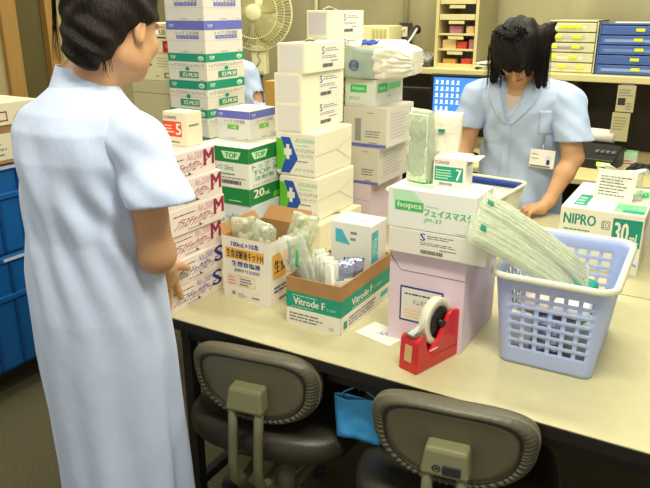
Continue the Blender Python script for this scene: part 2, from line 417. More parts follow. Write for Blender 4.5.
table('work_table', 'rear work table with pale yellow top standing behind the front table', -2.15, .85, 2.05, 2.80, (-1.08, .7))

# ================================================================ BACK DESK, COUNTER AND WHAT STANDS ON THEM
t = thing('desk', 'low cream desk against the back wall under the counter shelf', 'desk', (-.8, 3.95, 0))
MB().box(-1.4, -.46, .67, 1.5, .46, .70, 'shelf', .004).build('desk_top', t)
MB().box(-1.4, .40, .02, 1.5, .42, .67, 'dark').build('back_panel', t)
for x in (-1.4, -.12, 1.47): MB().box(x, -.42, 0, x+.03, .4, .67, 'dark', .002).build('side_panel', t)
t = thing('counter_shelf', 'long yellowish counter shelf along the back wall over the desk', 'counter', (-.8, 4.16, 0))
MB().box(-1.45, -.24, 1.13, 1.5, .24, 1.165, 'shelf', .004).build('shelf_board', t)
MB().box(-1.43, .225, .7005, 1.48, .24, 1.13, mat('dark_brown_back', '#352f25', .7, var=.1)).build('back_panel', t)
for x in (-1.43, .02, 1.45): MB().box(x, .02, .7005, x+.03, .225, 1.13, 'dark', .002).build('support', t)

ct = 1.165
# telephone
t = thing('telephone', 'dark grey desk telephone with pale trimmed handset beside the small drawer cabinet', 'telephone', (-1.70, 4.08, ct), R(-6)); t.scale = (1.2, 1.2, 1.2)
MB().prism([(-.09, -.09, 0), (-.09, .1, 0), (-.09, .1, .06), (-.09, -.09, .025)], (.2, 0, 0), mat('phone_grey', '#4c4a42', .5), .004).build('phone_base', t)
k = MB()
for i in range(4):
    for j in range(4): k.box(-.0+i*.026, -.06+j*.034, .028+(j*.034)*.18, .018+i*.026, -.04+j*.034, .045+(j*.034)*.18, 'lgrey', .002)
k.build('key_pad', t)
k = MB(); k.tube([(-.068, -.085, .055), (-.066, -.06, .085), (-.06, 0, .125), (-.056, .05, .17), (-.055, .085, .175)], [.022, .017, .014, .017, .024], 'ink', 12); k.build('handset', t)
MB().tube([(-.045, -.085, .064), (-.044, -.06, .095), (-.04, 0, .135), (-.036, .05, .18)], .006, 'white', 6).build('handset_trim', t)
# cream file rack
t = thing('file_rack', 'cream ridged file rack on the counter behind the plastic wrapped pack', 'rack', (-1.955, 4.08, ct))
b = MB(); b.box(-.1, -.1, 0, .1, .1, .235, 'cup', .006); b.build('rack_body', t)
b = MB()
for i in range(4): b.box(-.01+i*.027, -.105, .03, .004+i*.027, -.099, .215, mat('rack_slot', '#c9bd74', .6), .001)
b.build('ridge', t)
# small drawer cabinet with open pigeonholes
t = thing('drawer_cabinet', 'tall light wood cabinet of little open trays against the back wall', 'cabinet', (-1.43, 4.16, ct))
b = MB(); H_ = .56
b.box(-.13, -.16, 0, -.112, .2, H_, 'wood', .002); b.box(.112, -.16, 0, .13, .2, H_, 'wood', .002); b.box(-.112, .19, 0, .112, .2, H_, 'grayw')
b.box(-.112, -.155, H_-.015, .112, .19, H_, 'wood'); b.box(-.112, -.155, 0, .112, .19, .012, 'wood'); b.build('cabinet_frame', t)
MB().box(.1302, -.158, 0, .1325, .2, H_, 'olive').build('side_panel', t)
lv = [.012, .098, .185, .272, .36, .447]
rr = random.Random(3)
for i, z in enumerate(lv):
    tr = MB(); tr.box(-.108, -.15, z, .108, .17, z+.006, 'grayw'); lipm = 'shelf'
    tr.box(-.108, -.153, z, .108, -.147, z+(.032 if i >= 3 else .012), lipm, .001); tr = tr.build('tray', t)
    MB().box(-.05, -.156, z+.064, .045, -.151, z+.082, 'shelf', .001).build('name_strip', t)
def smallpack(x, y, z, sx, sy, sz, m, label, grp='small packets in the tray cabinet'):
    o = MB().box(-sx/2, -sy/2, 0, sx/2, sy/2, sz, m, .004).build('packet', None, (x, y, z)); tag(o, label, 'packet', grp)
cx, cy = -1.43, 4.16
pk = [(.0, -.08, 1, .07, .05, 'rose', 'pink packet lying in the middle tray of the small cabinet'), (.075, -.08, 1, .05, .05, 'amberl', 'pale amber packet beside the pink packet in the cabinet'),
      (-.055, -.08, 1, .03, .04, 'white', 'thin white packet left of the pink packet in the cabinet')]
for dx, dy, i, sx, sz, m, lb in [(-.02, -.09, 2, .075, .046, 'rose', 'pink and white packet in the third tray of the little cabinet'), (.07, -.09, 2, .05, .045, 'amberl', 'yellow packet right of the pink one in the third tray'),
      (-.055, -.09, 1, .085, .055, 'amberl', 'yellow packet on the left of the second tray of the little cabinet'), (.022, -.09, 1, .06, .045, 'orange', 'orange packet in the second tray of the little cabinet'), (.085, -.09, 1, .035, .06, 'rose', 'small pink packet at the right of the second tray'),
      (-.05, -.09, 0, .08, .03, 'amber', 'amber packet in the lowest tray of the little cabinet'), (.06, -.09, 0, .07, .035, 'orange', 'orange packet in the lowest tray of the little cabinet'),
      (-.04, -.09, 3, .1, .02, 'white', 'white packet in the fourth tray of the little cabinet'), (.03, -.09, 4, .1, .02, 'white', 'white packet in the fifth tray of the little cabinet')]:
    smallpack(cx+dx, cy+dy, ct+lv[i]+.0062, sx, .05, sz, m, lb)
# papers lying on the counter
rr = random.Random(5)
for i, (m, lb) in enumerate((('paper', 'bottom sheet stack of loose papers on the counter'), ('mintl', 'pale green booklet in the paper pile on the counter'), ('cream', 'cream booklet in the paper pile on the counter'), ('mintl', 'top green booklet of the paper pile on the counter'), ('paper', 'white sheet topping the paper pile on the counter'))):
    o = MB().box(-.14, -.1, 0, .14, .1, .008, m, .001).build('booklet', None, (-1.13+rr.uniform(-.03, .02), 4.05+rr.uniform(-.02, .02), ct+.0082*i), rr.uniform(-.25, .15))
    tag(o, lb, 'booklet', 'papers piled on the counter')
# two stacks of shallow drawers
def drawer_unit(name, label, x0, wd, bodym, drawm, n, h, yl, accents):
    t = thing(name, label, 'drawer unit', (x0+wd/2, 4.14, ct))
    b = MB(); b.box(-wd/2, -.15, 0, -wd/2+.006, .17, h, bodym); b.box(wd/2-.006, -.15, 0, wd/2, .17, h, bodym); b.box(-wd/2, .164, 0, wd/2, .17, h, bodym)
    b.box(-wd/2, -.15, h-.006, wd/2, .17, h, bodym); b.box(-wd/2, -.15, 0, wd/2, .17, .005, bodym)
    b.build('case', t)
    for i in range(n):
        z = .007+i*(h-.014)/n; hh = (h-.014)/n-.005
        dr = MB(); dr.box(-wd/2+.009, -.158, z, wd/2-.009, -.15, z+hh, drawm, .003); dr.box(-wd/2+.012, -.15, z, wd/2-.012, .155, z+hh*.75, drawm); 
        dr.box(-wd/2+.03, -.1585, z+hh*.3, wd/2-.06, -.1582, z+hh*.62, accents[i % len(accents)])
        dr = dr.build('drawer', t)
        for lx in yl[i % len(yl)]: MB().box(lx-.022, -.162, z+hh*.38, lx+.022, -.158, z+hh*.72, 'yellow', .001).build('label_strip', dr)
    return t
yb = mat('yellow_clear_plastic', '#dcdab2', .3); yd = mat('yellow_drawer_plastic', '#d6d4a6', .35)
drawer_unit('drawer_unit', 'stack of five pale yellow clear drawers on the counter', -.905, .265, yb, yd, 5, .275, [(-.03, .06), (-.09, .02), (-.09, .03), (-.07, .03), (-.05, .03, -.01)], ['lgrey', 'cream', 'shadowgrey'])
bb = mat('blue_clear_plastic', '#5670a8', .3); bd = mat('blue_drawer_plastic', '#4a66a6', .3)
drawer_unit('drawer_unit', 'stack of five blue clear drawers on the counter', -.632, .40, bb, bd, 5, .262, [(.0,), (-.01,), (.005,), (-.005,), (.0,)], [mat('pale_blue_paper', '#8ba0cf', .5), bd, mat('pale_blue_paper2', '#6f8ac2', .5)])
for x0, y0, rz, sx, lb in ((-.52, 4.15, .1, .26, 'white sheet lying on the blue drawers'), (-.4, 4.12, -.05, .1, 'second white sheet lying on the blue drawers')):
    tag(MB().box(-sx/2, -.1, 0, sx/2, .1, .004, 'paper', .001).build('paper_sheet', None, (x0+.07, y0, ct+.2625+(.0045 if 'second' in lb else 0)), rz), lb, 'paper')

# conduits, outlet
t = thing('wall_outlet', 'dark wall outlet with white cord under a grey conduit', 'outlet', (-1.93, 4.42, 1.34))
b = MB(); b.box(-.045, -.022, -.07, .045, -.0, .07, 'dark', .004); b.build('outlet_box', t)
MB().box(-.02, -.03, -.02, .02, -.022, .045, 'cream', .003).build('socket', t)
MB().tube([(0, -.03, .03), (-.02, -.06, .02), (-.02, -.07, -.03), (.03, -.07, -.07), (.12, -.08, -.1)], .008, 'cream', 8).build('cord', t)
for x, z0, lb in ((-1.93, 1.41, 'grey conduit pipe running up the back wall from the outlet'), (-2.625, 0.0, 'thin pale conduit pipe on the back wall beside the electric fan')):
    tag(MB().tube([(x, 4.405, z0), (x, 4.405, 2.62)], .013, mat('conduit_grey', '#c5bf92', .5), 10).build('conduit_pipe'), lb, 'pipe')

# electric fan
t = thing('electric_fan', 'cream electric fan with wire guard on a stand by the back wall', 'fan', (-2.6, 3.65, 0), R(18))
z0 = 1.474; gr = .225
MB().lathe([(.17, 0), (.175, .012), (.15, .03), (.03, .045), (.03, .06)], 'cup', seg=40).build('base', t)
MB().tube([(0, .03, .045), (0, .03, 1.12)], .013, mat('fan_pole', '#6b684e', .4), 12).build('pole', t)
b = MB(); b.box(-.048, -.01, 1.1, .048, .07, 1.28, 'cup', .01); b.build('control_box', t)
b = MB(); b.tube([(.012, -.014, 1.25), (-.006, -.014, 1.22), (.014, -.014, 1.19), (-.012, -.014, 1.15)], .004, 'shadowgrey', 6); b.box(-.035, -.013, 1.11, .03, -.009, 1.125, 'lgrey'); b.build('switch_mark', t)
MB().lathe([(.03, -.02), (.085, 0), (.09, .1), (.06, .16), (.01, .175)], 'cup', (0, .02, z0), 'Y').build('motor_housing', t)
MB().box(-.025, .02, 1.27, .025, .07, z0-.06, 'cup', .006).build('neck', t)
g = MB(); N = 72
for k in range(N):
    a = 2*math.pi*k/N; ca, sa = math.cos(a), math.sin(a)
    g.tube([(r*ca, -.02-yy, z0+r*sa) for r, yy in ((.05, .075), (.11, .075), (.175, .06), (.21, .03), (gr, 0))], .0013, 'cup', 4, cap=False)
for r, yy, th in ((gr, 0, .0055), (.15, .068, .003), (.19, .045, .0018)):
    g.tube([(r*math.cos(2*math.pi*k/48), -.02-yy, z0+r*math.sin(2*math.pi*k/48)) for k in range(48)], th, 'cup', 6, closed=True)
g.build('front_guard', t)
g = MB()
for k in range(48):
    a = 2*math.pi*k/48; ca, sa = math.cos(a), math.sin(a)
    g.tube([(r*ca, -.02+yy, z0+r*sa) for r, yy in ((.08, .05), (.17, .045), (gr, 0.004))], .0012, 'cup', 4, cap=False)
g.build('rear_guard', t)
MB().lathe([(.052, 0), (.05, -.012), (.03, -.02), (.004, -.022)], 'cup', (0, -.088, z0), 'Y').build('hub_cap', t)
for k in range(4):
    b = MB(); a0 = k*math.pi/2+.4
    def bl(u, v): 
        r = .03+.165*u; wd = (.35+.75*math.sin(math.pi*min(1, u*.75+.1))); a = a0+wd*(v-.5)*1.1+.35*u
        return Vector((r*math.cos(a), -.035+.03*(v-.5), z0+r*math.sin(a)))
    b.grid(bl, 10, 6, mat('fan_blade', '#a59a63', .3)); b = b.build('blade', t)
    md = b.modifiers.new('thick', 'SOLIDIFY'); md.thickness = .003
MB().lathe([(.035, -.01), (.035, -.06), (.005, -.062)], 'cup', (0, .0, z0), 'Y').build('blade_hub', t)

# monitors on the desk
def monitor(label, x, y, rz, w_, h_, zb, lit):
    t = thing('monitor', label, 'monitor', (x, y, .7), rz)
    MB().lathe([(.1, 0), (.1, .01), (.03, .02), (.02, .022)], 'blackp').build('foot', t)
    MB().box(-.025, 0, .02, .025, .03, zb+h_*.5, 'blackp', .004).build('stand', t)
    b = MB(); b.box(-w_/2, -.03, zb, w_/2, 0, zb+h_, 'blackp', .006); b.build('monitor_case', t)
    s = MB()
    if lit:
        s.box(-w_/2+.018, -.0312, zb+.022, w_/2-.018, -.030, zb+h_-.018, mat('lit_blue_screen', '#3a7fe0', .3, emit=.55))
        rr = random.Random(2); W2, H2 = w_-.036, h_-.04
        for c in range(5):
            for r_ in range(7):
                if c > 2 and r_ > 3: continue
                if c > 1 and r_ > 5: continue
                px, pz = -W2/2+.014+c*.03, zb+h_-.04-r_*.036
                s.box(px, -.0318, pz-.008, px+.012, -.0312, pz+.006, mat('icon_white', '#f2f4ff', .4, emit=.6))
                s.box(px-.004, -.0318, pz-.015, px+.014, -.0312, pz-.011, MATS['icon_white'])
    else: s.box(-w_/2+.018, -.0312, zb+.022, w_/2-.018, -.030, zb+h_-.018, mat('dark_screen', '#0b0b0c', .25))
    s.build('screen', t)
monitor('black monitor showing a blue desktop with rows of white icons', -1.265, 3.74, R(4), .38, .30, .155, True)
monitor('dark switched off monitor left of the blue screen on the back desk', -1.64, 3.86, R(8), .30, .27, .09, False)
# label printer with a paper roll, tissue card box, keyboard, hung cards
t = thing('label_printer', 'black label printer with a lit green display on the back desk', 'printer', (-.545, 3.86, .7), R(-8))
MB().prism([(-.085, -.1, 0), (-.085, .12, 0), (-.085, .12, .11), (-.085, .03, .11), (-.085, -.1, .05)], (.2, 0, 0), 'blackp', .004).build('printer_body', t)
MB().box(.03, -.104, .018, .1, -.1, .04, mat('lit_green_display', '#b6e03a', .4, emit=.8), .001).build('display', t)
b = MB()
for i in range(4): b.box(.0+i*.028, -.05, .078, .018+i*.028, -.02, .09, 'inkgrey', .002)
b.build('button', t)
t = thing('paper_roll', 'white paper roll lying on the black label printer', 'paper roll', (-.57, 3.955, .811+.036), R(-8))
MB().lathe([(.009, -.09), (.036, -.09), (.036, .09), (.009, .09)], 'paper', axis='X', seg=28).build('roll', t)
MB().lathe([(.002, -.0905), (.0125, -.0905), (.0125, .0905), (.002, .0905)], 'blackp', axis='X', seg=20).build('core', t)
t = carton('tissue_box', 'small white and green card box standing between printer and keyboard', 'box', (-.355, 3.93, .7), .085, .06, .075, 'cream',
   [('r', 'F', 0, .55, 1, 1, 'mintl'), ('r', 'T', 0, 0, 1, 1, 'mint'), ('c', 'T', .5, .5, .25, .25, 'white'), ('d', 'F', .1, .12, .9, .5, 2, 'maroon')], seam=False)
t = thing('keyboard', 'black computer keyboard on the back desk behind the syringe carton', 'keyboard', (-.16, 3.83, .7), R(-6))
MB().box(-.22, -.075, 0, .22, .075, .018, 'blackp', .004).build('keyboard_body', t)
b = MB()
for i in range(14):
    for j in range(5): b.box(-.208+i*.03, -.062+j*.026, .018, -.184+i*.03, -.042+j*.026, .025, 'ink', .002)
b.build('keys', t)
for z0, z1, x, lb, its in ((.985, 1.122, -.45, 'upper paper card hanging from the counter edge', [('r', 'F', .08, .25, .5, .52, 'ink'), ('d', 'F', .1, .6, .9, .9, 3, 'inkgrey'), ('d', 'F', .55, .1, .95, .4, 3, 'inkgrey')]),
                       (.83, .98, -.46, 'lower yellowed paper card hanging below the first card', [('d', 'F', .1, .4, .9, .9, 5, 'olive'), ('r', 'F', .05, .06, .25, .25, 'rose')])):
    b = MB(); w_, h_ = .088, z1-z0; b.box(-w_/2, -.0015, 0, w_/2, .0015, h_, mat('old_paper', '#b9b184', .7)); prints(b, w_, .003, h_, its)
    tag(b.build('hanging_card', None, (x, 3.9165, z0), recalc=False), lb, 'card')
tag(MB().box(-.03, -.003, 0, .03, .0, .012, 'steel').build('clip', None, (-.45, 3.919, 1.121)), 'steel clip holding the hanging cards at the counter edge', 'clip')

# ================================================================ CARTONS ON THE TABLES
TZ = .7
# glove boxes, six in a stack (two S below, four M above)
GW, GD, GH = .24, .232, .0727
def glove(i, kind, near, label):
    c1, c2 = ('maroon', 'rose') if kind == 'M' else ('navy', 'purple')
    it = [('t', 'R', 'プラスチックグローブ', .04, .22, .76, .60, c1, .2), ('t', 'R', 'No.2500', .48, .64, .75, .90, c2, .2),
          ('t', 'R', kind, .79, .30, .97, .93, 'maroon' if kind == 'M' else 'navy', .06),
          ('d', 'R', .06, .72, .44, .8, 1, 'ink'), ('d', 'R', .3, .1, .62, .18, 1, 'inkgrey'), ('r', 'R', .5, .1, .53, .2, 'ink'),
          ('t', 'T', 'プラスチックグローブ', .1, .3, .85, .6, 'peach', .1), ('d', 'T', .1, .7, .8, .85, 2, 'peach'),
          ('t', 'F', 'プラスチックグローブ', .08, .3, .75, .6, c1, .12), ('t', 'F', kind, .8, .3, .93, .8, c1)]
    g = carton('glove_box', label, 'box', near, GW, GD, GH, mat('glove_card', '#ecdcd2', .6, var=.02), it, 'boxes of plastic gloves', seam=False)
    fl = MB(); fl.box(-.07, -.035, GH, .07, .035, GH+.0006, 'peach'); fl.build('perforated_opening', g)
gl = [('S', 0, 0, 'pale glove box with a blue S, lowest of the stack on the table corner'), ('S', .002, .0, 'pale glove box with a blue S, second from the table'),
      ('M', -.002, -.004, 'glove box with a dark red M, lowest of the four M boxes'), ('M', .004, .008, 'glove box with a dark red M, second M box from below'),
      ('M', .002, .004, 'glove box with a dark red M, just under the topmost glove box'), ('M', -.006, -.012, 'glove box with a dark red M, topmost of the stack')]
for i, (k, dx, dy, lb) in enumerate(gl): glove(i, k, (-1.222+dx, 1.262+dy+(.012 if i else 0), TZ+i*GH), lb)
gtop = TZ+6*GH+.0007
carton('small_box', 'small cream box with an orange label and the number 5 on the glove boxes', 'box', (-1.265, 1.425, gtop), .085, .065, .092, 'cream',
       [('r', 'F', .0, .28, .78, .74, 'orange'), ('t', 'F', '5', .55, .34, .74, .68, 'white'), ('d', 'F', .05, .4, .5, .68, 3, 'peach'), ('d', 'F', .1, .1, .7, .2, 1, 'inkgrey'), ('t', 'F', 'DURAMX', .06, .8, .6, .9, 'ink'),
        ('d', 'R', .15, .6, .85, .72, 1, 'inkgrey')], seam=True)

# tall stack behind: extension tube boxes and stopcock boxes
TW, TD, TH = .19, .235, .0965
teal_it = []
for f in 'FR':
    teal_it += [('r', f, 0, .70, 1, 1, 'teal'), ('t', f, 'TOP', .07, .79, .2, .92, 'white'), ('c', f, .86, .84, .08, .09, 'mintl'), ('d', f, .8, .8, .92, .88, 1, 'teal'),
                ('t', f, 'トップ エクステンションチューブ', .06, .5, .94, .64, 'ink'), ('r', f, 0, .42, 1, .432, 'lgrey'), ('c', f, .5, .44, .055, .075, 'teal'),
                ('r', f, .28, .1, .78, .34, 'teal'), ('t', f, 'X2-ML50', .36, .145, .75, .295, 'white'), ('d', f, .82, .03, .92, .07, 1, 'inkgrey')]
def purple_items(sm):
    it = []
    for f in 'FR':
        it += [('r', f, 0, .74, 1, 1, 'purple'), ('t', f, 'TOP', .07, .82, .2, .92, 'lblue'), ('t', f, 'トップ 三方活栓', .25, .58, .85, .7, 'ink')]
        if sm: it += [('r', f, .33, .36, .67, .52, 'lime'), ('t', f, '小箱', .42, .39, .58, .49, 'white')]
        else: it += [('r', f, .26, .46, .84, .57, 'purple'), ('t', f, 'ロックタイプ', .31, .48, .8, .55, 'white')]
        it += [('r', f, 0, .40 if not sm else .54, 1, .408 if not sm else .548, 'lgrey'), ('d', f, .4, .05, .6, .09, 1, 'inkgrey'), ('d', f, .85, .05, .95, .09, 1, 'inkgrey')]
    return it
sx, sy = -1.722, 2.06
tealL = ['extension tube box with a teal band, lowest of the tall stack', 'extension tube box with a teal band, second from the table in the tall stack', 'extension tube box with a teal band, third from the table in the tall stack',
         'extension tube box mostly hidden behind the small box with the number 5', 'extension tube box with a teal band, under the topmost teal one', 'topmost extension tube box with a teal band, right under the violet ones']
z = TZ; hs = [.1075, .1075, .1075, .1075, .1075, .1005]
for i, h in enumerate(hs):
    carton('tube_box', tealL[i], 'box', (sx+(.003, -.002, .002, -.003, .0, .002)[i]+.01, sy+(.002, .0, .003, -.002, 0, .001)[i], z), TW, TD, h, mat('tube_card', '#e9e5d6', .6, var=.02), teal_it, 'extension tube boxes', seam=False); z += h
for i, (h, lb) in enumerate(((.116, 'white stopcock box with a violet band, on top of the teal boxes'), (.116, 'topmost stopcock box with a violet band on the tall stack'))):
    g = carton('stopcock_box', lb, 'box', (sx+.012-.004*i, sy+.004*i, z), TW-.002, TD-.004, h, mat('stop_card', '#e6e3da', .6, var=.02), purple_items(False), 'boxes of stopcocks', seam=False)
    f = MB(); f.box(-TW/2+.003, -TD/2+.004, h, TW/2-.003, TD/2-.006, h+.002, 'purple'); f.build('lid_panel', g); z += h+.002
# medicine boxes left of the tall stack, on a plain carton
carton('plain_carton', 'plain greyish yellow carton left of the tall stack of tube boxes', 'box', (-1.945, 2.12, TZ), .22, .24, .52, mat('grey_yellow_card', '#cfc79c', .65), [('r', 'F', 0, .9, 1, .905, 'seam')], tape='lgrey')
carton('medicine_box', 'cream medicine box with small print and a square mark, under the red marked box', 'box', (-1.925, 2.12, TZ+.522), .2, .2, .108, mat('yellow_white_card', '#f0e9b8', .6),
       [('r', 'F', .72, .1, .9, .3, 'inkgrey'), ('r', 'F', .76, .14, .86, .26, 'cream'), ('d', 'F', .55, .5, .9, .9, 4, 'lgrey'), ('d', 'F', .5, .15, .62, .22, 1, 'ink')], 'medicine boxes')
carton('medicine_box', 'cream medicine box with a red square, on top of its small stack', 'box', (-1.918, 2.115, TZ+.6318), .2, .2, .112, MATS['yellow_white_card'],
       [('r', 'F', .72, .02, 1.0, .42, 'red'), ('t', 'F', 'CT', .8, .18, .95, .3, 'peach'), ('r', 'R', .0, .02, .25, .42, 'red'), ('r', 'F', .55, .5, .82, .55, 'ink'), ('t', 'F', 'AB', .58, .62, .82, .8, 'inkgrey'), ('d', 'F', .5, .86, .95, .95, 1, 'rose')], 'medicine boxes')

# syringe carton stack
carton('text_carton', 'pale blue white carton with dark print below the green syringe carton', 'box', (-1.295, 1.752, TZ), .215, .36, .178, mat('pale_bluewhite_card', '#d3d8de', .62),
       [('t', 'F', 'スキンタックシート', .1, .62, .95, .84, 'inkgrey'), ('t', 'F', 'カラータイプA', .1, .36, .8, .54, 'inkgrey'), ('d', 'F', .1, .1, .9, .3, 2, 'inkgrey')])
gi = []
for f in 'FR':
    gi += [('r', f, 0, .74, 1, 1, 'green'), ('r', f, 0, 0, 1, .3, 'green')]
gi += [('p', 'F', [(.48, .93), (.86, .93), (.8, .8), (.54, .8)], 'mintl'), ('t', 'F', 'TOP', .56, .82, .78, .91, 'green'),
       ('t', 'F', 'シリンジ 20mL', .18, .6, .72, .7, 'nipro'), ('d', 'F', .45, .52, .78, .58, 1, 'nipro'), ('b', 'F', .45, .36, .85, .43, 'ink'), ('d', 'F', .45, .46, .95, .5, 1, 'inkgrey'),
       ('d', 'F', .6, .06, .95, .1, 1, 'mintl'),
       ('p', 'R', [(.04, .93), (.30, .93), (.26, .8), (.08, .8)], 'mintl'), ('t', 'R', 'TOP', .09, .82, .25, .91, 'green'),
       ('t', 'R', 'トップ プラスチック', .05, .62, .95, .72, 'nipro'), ('t', 'R', 'TOP PLASTIC', .06, .52, .9, .6, 'nipro'), ('t', 'R', '注射筒 滅菌済', .08, .42, .75, .5, 'nipro'),
       ('d', 'R', .05, .34, .9, .38, 1, 'lgrey'), ('t', 'R', '20', .06, .12, .22, .27, 'white'), ('t', 'R', 'mL', .23, .12, .32, .2, 'white'), ('p', 'R', [(.36, .03), (.58, .03), (.55, .13), (.38, .13)], 'lime')]
carton('syringe_carton', 'large green and white syringe carton marked 20mL behind the glove boxes', 'box', (-1.30, 1.75, TZ+.1795), .214, .36, .192, mat('syringe_card', '#e4e6dc', .6, var=.02), gi, tape=None)
carton('stopcock_box', 'white stopcock box with a violet band standing on the green syringe carton', 'box', (-1.372, 1.862, TZ+.1795+.1935), .142, .16, .098, MATS['stop_card'], purple_items(True), 'boxes of stopcocks')

# carton of infusion kits (open)
def open_carton(name, label, near, w, d, h, m, items, flaps=(), inner='brown', flare=0):
    loc = (near[0]-w/2, near[1]+d/2, near[2]); t = thing(name, label, 'box', loc)
    b = MB(); th = .003; e = flare
    def wall(p, q, r_, s_, mo, mi_):
        b.poly([p, q, r_, s_], mo)
    W, D = w/2, d/2
    for face, (a, c) in {'F': ((-W, -D), (W, -D)), 'R': ((W, -D), (W, D)), 'B': ((W, D), (-W, D)), 'L': ((-W, D), (-W, -D))}.items():
        n = Vector(((c[1]-a[1]), -(c[0]-a[0]), 0)).normalized(); ins = -n*th; tn = Vector((c[0]-a[0], c[1]-a[1], 0)).normalized()
        A, C = Vector((*a, 0)), Vector((*c, 0)); up = Vector((0, 0, h))
        ia, ic = A+ins+tn*th, C+ins-tn*th
        b.poly([A, C, C+up, A+up], m); b.poly([ic, ia, ia+up, ic+up], inner); b.poly([A+up, C+up, ic+up, ia+up], inner)
    b.poly([(-W, -D, 0), (-W, D, 0), (W, D, 0), (W, -D, 0)], m); b.poly([(-W+th, -D+th, th), (W-th, -D+th, th), (W-th, D-th, th), (-W+th, D-th, th)], inner)
    prints(b, w, d, h, items); b.build('box_body', t, recalc=False)
    return t
ic = open_carton('infusion_carton', 'open white carton of infusion kits with orange print', (-1.013, 1.444, TZ), .165, .20, .191, 'white',
   [('t', 'F', '100mL×10本', .2, .85, .78, .95, 'navy'), ('r', 'F', .07, .66, .88, .83, 'amber'), ('t', 'F', '生食溶解液キットH', .1, .68, .86, .81, 'ink'), ('t', 'F', '生理食塩液', .2, .55, .8, .635, 'navy'), ('t', 'F', '溶解針付注射剤', .24, .46, .78, .52, 'navy'),
    ('r', 'F', .09, .24, .29, .41, 'peach'), ('d', 'F', .11, .25, .28, .4, 3, 'rose'), ('o', 'F', .31, .24, .68, .41, .012, 'amberl'), ('d', 'F', .36, .26, .62, .39, 3, 'inkgrey'),
    ('r', 'F', .18, .08, .25, .14, 'shadowgrey'), ('d', 'F', .3, .06, .5, .14, 3, 'lgrey'), ('d', 'F', .6, .08, .8, .12, 1, 'ink'),
    ('r', 'R', .06, .42, .9, .8, 'amber'), ('t', 'R', '生食溶解液', .1, .5, .85, .7, 'ink'), ('d', 'R', .08, .2, .9, .32, 2, 'navy'), ('d', 'R', .2, .06, .6, .12, 1, 'ink')])
f = MB(); f.prism([(-.08, .101, .191), (.08, .101, .191), (.075, .135, .225), (-.075, .135, .225)], (0, .003, -.002), 'brown'); f.build('rear_flap', ic)
f = MB(); f.prism([(-.0835, -.09, .190), (-.0835, .09, .190), (-.1, .085, .215), (-.1, -.085, .215)], (-.002, 0, -.002), 'brown'); f.build('side_flap', ic)

# electrode carton (open, aqua and brown)
vi = []
for f, tw in (('F', 0), ('R', 0)):
    vi += [('r', f, 0, 0, 1, .36, 'white'), ('r', f, 0, .36, 1, .70, 'teal')]
vi += [('t', 'F', 'Vitrode F', .14, .45, .72, .60, 'white'), ('d', 'F', .12, .63, .72, .67, 1, 'mintl'), ('d', 'F', .1, .395, .7, .43, 1, 'mintl'), ('t', 'F', 'F-150W', .76, .45, .92, .5, 'mintl'),
       ('d', 'F', .06, .1, .85, .3, 3, 'inkgrey'), ('t', 'F', 'CE', .8, .06, .88, .12, 'inkgrey'),
       ('t', 'R', 'Vitrode F', .2, .45, .6, .60, 'white'), ('d', 'R', .2, .395, .6, .43, 1, 'mintl'), ('t', 'R', 'F-150W', .64, .47, .8, .53, 'mintl'), ('r', 'R', .05, .08, .11, .24, 'teal'), ('d', 'R', .14, .1, .7, .3, 3, 'inkgrey'), ('r', 'R', .78, .15, .94, .26, 'cyan')]
ec = open_carton('electrode_carton', 'open brown and teal electrode carton full of pouches on the front table', (-.759, 1.389, TZ), .165, .30, .136, 'brown', vi)

# drape packs and the S boxes column
def s_label(f='R', a=.42, b=.12, c=.86, d=.85):
    q = lambda u, v: (a+(c-a)*u, b+(d-b)*v)
    def rr_(k, u0, v0, u1, v1, *r): return (k, f, *q(u0, v0), *q(u1, v1), *r)
    return [rr_('r', -.05, -.05, 1.05, 1.05, 'white'), ('t', f, 'S', *q(.0, .64), *q(.12, 1), 'navy'), rr_('d', .18, .78, 1, .98, 2, 'inkgrey'), rr_('d', .0, .45, 1, .62, 2, 'inkgrey'), rr_('d', .5, .28, 1, .4, 1, 'inkgrey'), rr_('b', .02, .02, .6, .2, 'ink')]
ai = [('r', 'F', .0, .05, .99, .95, 'white'), ('p', 'F', [(.0, .12), (.3, .12), (.5, .46), (.3, .84), (.0, .84)], 'lime'), ('p', 'F', [(.1, .06), (.34, .06), (.56, .4), (.36, .88), (.12, .88), (.27, .46)], 'blue'),
      ('r', 'F', .24, .52, .36, .58, 'white'), ('r', 'F', .2, .48, .40, .62, 'white'), ('r', 'F', .26, .38, .34, .72, 'white'),
      ('t', 'F', 'ASUGRAN', .5, .78, .97, .87, 'lime'), ('d', 'F', .5, .7, .97, .74, 1, 'mint'), ('t', 'F', 'インジェクト4', .5, .56, .97, .65, 'ink'), ('t', 'F', 'ディスポーザブル', .52, .44, .95, .52, 'inkgrey'), ('d', 'F', .5, .34, .9, .4, 1, 'inkgrey'), ('t', 'F', 'メディカル', .48, .13, .97, .2, 'purple'),
      ('p', 'R', [(0, .499), (.55, .52), (1, .72), (1, .71), (.55, .508), (0, .487)], 'lgrey'), ('p', 'R', [(.55, .51), (.95, .16), (.96, .165), (.56, .52)], 'lgrey')]
carton('slot_box', 'low cream box with a dark slot under the drape packs', 'box', (-1.10, 1.865, TZ), .205, .30, .113, 'cream', [('p', 'T', [(.72, .30), (.93, .55), (.88, .62), (.68, .40)], 'olive'), ('r', 'F', 0, .8, 1, .806, 'lgrey')], seam=False)
SZ = TZ+.1135; z = SZ
for i, lb in enumerate(('lower of the two drape packs with green and blue cross print', 'upper of the two drape packs with green and blue cross print')):
    carton('drape_pack', lb, 'pack', (-1.129-.010*i, 1.90, z), .153, .26, .149, mat('drape_wrap', '#eee9cf', .5, bump=.12, bscale=20), ai, 'drape packs with a cross print', seam=False, bev=.006); z += .149
